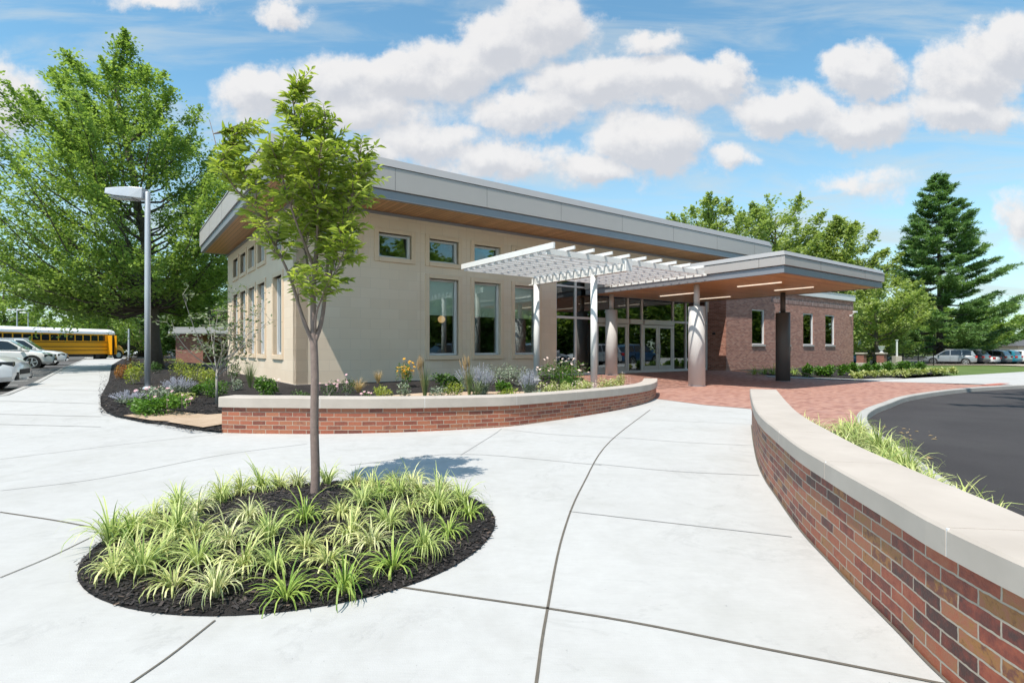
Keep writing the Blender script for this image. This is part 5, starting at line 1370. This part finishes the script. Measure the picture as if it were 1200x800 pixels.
m=MB(); m.tube([(0,.5,0),(0,.5,2.0),(0,.15,2.3)],.05,8); m.build('pole',M['galv'],h)
m=MB(); pl=[(-.48,0.),(-.5,.35),(-.3,.62),(0,.7),(.3,.62),(.5,.35),(.48,0.),(0,-.2)]; v=[(x-.3,.08,2.0+z) for x,z in pl]+[(x-.3,.13,2.0+z) for x,z in pl]; n=8
m.add(v,[tuple(range(n)),tuple(range(n,2*n))[::-1]]+[(i,(i+1)%n,n+(i+1)%n,n+i) for i in range(n)]); m.build('backboard',M['white'],h)
m=MB(); m.tube([(-.3+.2*math.cos(t),-.12+.2*math.sin(t),2.05) for t in [2*PI*k/14 for k in range(15)]],.015,5); m.build('hoop',M['gold'],h)
f=thing('metal_fence','black metal picket fence along the car park behind the pine','fence',((1040-600)/F*51,51,gz(35,51)-.12),0.12)
for k in range(4):
    m=MB(); m.box(k*1.6-.03,k*1.6+.03,-.03,.03,0,1.2); m.build('post',M['black'],f)
m=MB()
for z in (.15,1.05): m.box(0,4.8,-.015,.015,z,z+.04)
for k in range(48): m.box(k*.1-.008,k*.1+.008,-.008,.008,.1,1.15)
m.build('railing',M['black'],f)
bl=thing('light_pedestal','white light pedestal with a square base left of the pine','lamp',((1051-600)/F*50,50,gz(35,50)-.1)); m=MB(); m.box(-.28,.28,-.28,.28,0,.85); m.build('base',M['coping'],bl,bevel=.02); m=MB(); m.box(-.05,.05,-.05,.05,.852,2.3); m.box(-.09,.09,-.09,.09,2.302,2.36); m.build('post',M['white'],bl)
s=thing('garden_shed','small beige shed with a low gable roof behind the far right cars','shed',((1193-600)/F*82,82,-.1),0.)
m=MB(); m.box(0,5,0,4,-.5,1.7); m.build('wall',M['precast'],s); m=MB(); v=[(-.4,-.4,1.705),(5.4,-.4,1.705),(5.4,4.4,1.705),(-.4,4.4,1.705),(1.2,2,2.7),(4.2,2,2.7)]; m.add(v,[(0,1,5,4),(1,2,5),(2,3,4,5),(3,0,4),(0,3,2,1)]); m.build('roof',M['column_dark'],s)
m=MB(); m.box(.8,4.2,-.03,-.002,0,1.4); m.build('door',M['white'],s)
# ------------------------------------------------------------------ sky, sun, camera
D=Vector((.271,.458,-1)).normalized()
sun=bpy.data.lights.new('sun','SUN'); so=bpy.data.objects.new('sun',sun); C.objects.link(so); sun.energy=3.6; sun.angle=math.radians(.53); sun.color=(1.,.93,.83)
so.rotation_euler=D.to_track_quat('-Z','Y').to_euler(); so.location=(-5,-8,20)
el=math.asin(-D.z); az=math.atan2(-D.x,-D.y)
w=bpy.data.worlds.new('World'); bpy.context.scene.world=w; w.use_nodes=True; nt=NT(w.node_tree); bg=w.node_tree.nodes['Background']
sky=nt.n('ShaderNodeTexSky',sky_type='NISHITA'); sky.sun_disc=False; sky.sun_elevation=el; sky.sun_rotation=az; sky.air_density=1.; sky.dust_density=.3; sky.ozone_density=1.6
# clouds: each puff is a soft ellipse of directions, broken up by noise
CL=[(640,28,62,42,1.),(585,52,66,42,1.),(535,78,72,40,1.),(470,92,80,34,.95),(400,100,72,36,.9),(305,112,58,34,.95),(430,128,110,32,.75),
 (700,98,90,36,1.),(790,95,85,36,1.),(850,86,42,24,1.),(620,132,85,26,.8),(500,165,70,28,.85),(585,186,80,26,.85),(440,182,60,20,.7),
 (762,165,72,38,1.),(700,198,60,24,.8),(768,48,40,16,.62),(1012,82,52,34,1.),(925,132,78,32,.95),(1000,142,85,30,1.),(1135,92,72,48,1.),(1185,55,60,42,1.),(1125,132,80,24,.9),(856,190,30,16,.6),(5,120,50,52,.8),(332,14,38,16,.6),(180,5,60,12,.45),(1190,260,26,40,.6),(1000,215,70,18,.4)]
grp=bpy.data.node_groups.new('cloud','ShaderNodeTree'); grp.interface.new_socket('a',in_out='INPUT',socket_type='NodeSocketFloat'); grp.interface.new_socket('b',in_out='INPUT',socket_type='NodeSocketFloat'); grp.interface.new_socket('d',in_out='OUTPUT',socket_type='NodeSocketFloat')
gt=NT(grp); gi=gt.n('NodeGroupInput'); go=gt.n('NodeGroupOutput')
cb=gt.n('ShaderNodeCombineXYZ'); gt.l(gi.outputs[0],cb.inputs[0]); gt.l(gi.outputs[1],cb.inputs[1])
n1=gt.noise(cb.outputs[0],8.,8,.62); cb2=gt.n('ShaderNodeVectorMath',operation='ADD'); gt.l(cb.outputs[0],cb2.inputs[0]); cb2.inputs[1].default_value=(3.3,7.1,1.)
n2=gt.noise(cb2.outputs[0],8.,8,.62)
A_=gt.m('ADD',gi.outputs[0],gt.m('MULTIPLY',gt.m('SUBTRACT',n1,.5),.15)); B_=gt.m('ADD',gi.outputs[1],gt.m('MULTIPLY',gt.m('SUBTRACT',n2,.5),.12))
acc=None
for (x,y,rx,ry,a) in CL:
    a0,b0,ra,rb=(x-600)/F,(HOR-y)/F,rx*1.12/F,ry*1.14/F
    da=gt.m('DIVIDE',gt.m('SUBTRACT',A_,a0),ra); db=gt.m('DIVIDE',gt.m('SUBTRACT',B_,b0),rb)
    v=gt.m('MULTIPLY',gt.m('SUBTRACT',1.,gt.m('SQRT',gt.m('ADD',gt.m('MULTIPLY',da,da),gt.m('MULTIPLY',db,db)))),a)
    acc=v if acc is None else gt.m('SMOOTH_MAX',acc,v,.18)
n3=gt.noise(cb.outputs[0],12.,10,.64)
gt.l(gt.m('ADD',acc,gt.m('MULTIPLY',gt.m('SUBTRACT',n3,.5),1.0)),go.inputs[0])
tc=nt.n('ShaderNodeTexCoord').outputs['Generated']; sp=nt.n('ShaderNodeSeparateXYZ'); nt.l(tc,sp.inputs[0])
yy=nt.m('MAXIMUM',nt.m('ABSOLUTE',sp.outputs[1]),.02); a=nt.m('DIVIDE',sp.outputs[0],yy); bq=nt.m('DIVIDE',sp.outputs[2],yy)
g1=nt.n('ShaderNodeGroup',node_tree=grp); nt.l(a,g1.inputs[0]); nt.l(bq,g1.inputs[1])
g2_=nt.n('ShaderNodeGroup',node_tree=grp); nt.l(nt.m('SUBTRACT',a,.012),g2_.inputs[0]); nt.l(nt.m('ADD',bq,.024),g2_.inputs[1])
al=nt.n('ShaderNodeMapRange',interpolation_type='SMOOTHSTEP'); nt.l(g1.outputs[0],al.inputs[0]); al.inputs[1].default_value=-.06; al.inputs[2].default_value=.36
# shading: thick above -> grey underside
sh=nt.n('ShaderNodeMapRange',interpolation_type='SMOOTHSTEP'); nt.l(nt.m('ADD',nt.m('SUBTRACT',g2_.outputs[0],g1.outputs[0]),nt.m('MULTIPLY',g2_.outputs[0],.35)),sh.inputs[0]); sh.inputs[1].default_value=-.36; sh.inputs[2].default_value=.62; sh.inputs[3].default_value=1.; sh.inputs[4].default_value=0.
cc=nt.mix(sh.outputs[0],(2.7,2.75,2.92),(3.75,3.68,3.64))
# thin high cirrus
cbv=nt.n('ShaderNodeCombineXYZ'); nt.l(nt.m('MULTIPLY',a,1.6),cbv.inputs[0]); nt.l(nt.m('MULTIPLY',bq,9.),cbv.inputs[1])
ci=nt.noise(cbv.outputs[0],1.6,6,.6,.6); cr=nt.n('ShaderNodeMapRange',interpolation_type='SMOOTHSTEP'); nt.l(ci,cr.inputs[0]); cr.inputs[1].default_value=.40; cr.inputs[2].default_value=.70; cr.inputs[4].default_value=.5
lowf=nt.n('ShaderNodeMapRange'); nt.l(bq,lowf.inputs[0]); lowf.inputs[1].default_value=.02; lowf.inputs[2].default_value=.5; lowf.inputs[3].default_value=.5; lowf.inputs[4].default_value=0.
cirr=nt.m('ADD',cr.outputs[0],lowf.outputs[0],clamp=True)
sk=nt.mix(1.,sky.outputs[0],(.68,.94,.88),'MULTIPLY')
c1=nt.mix(cirr,sk,(2.7,3.0,3.1)); c2=nt.mix(nt.m('MULTIPLY',al.outputs[0],.94),c1,cc)
up=nt.m('GREATER_THAN',sp.outputs[2],0.)
c3=nt.mix(up,sk,c2)
nt.l(c3,bg.inputs[0]); bg.inputs[1].default_value=.15
cam=bpy.data.cameras.new('camera'); co=bpy.data.objects.new('camera',cam); C.objects.link(co); co.location=(0,0,EYE); co.rotation_euler=(PI/2,0,0)
cam.sensor_width=36; cam.lens=36*F/1200; cam.shift_y=(HOR-400)/1200; cam.clip_start=.05; cam.clip_end=5000
sc=bpy.context.scene; sc.camera=co
sc.view_settings.view_transform='Standard'; sc.view_settings.look='None'; sc.view_settings.exposure=.70; sc.view_settings.gamma=1
sc.render.engine='CYCLES'; sc.cycles.max_bounces=6; sc.cycles.diffuse_bounces=3; sc.cycles.glossy_bounces=3; sc.cycles.transmission_bounces=4; sc.cycles.transparent_max_bounces=8
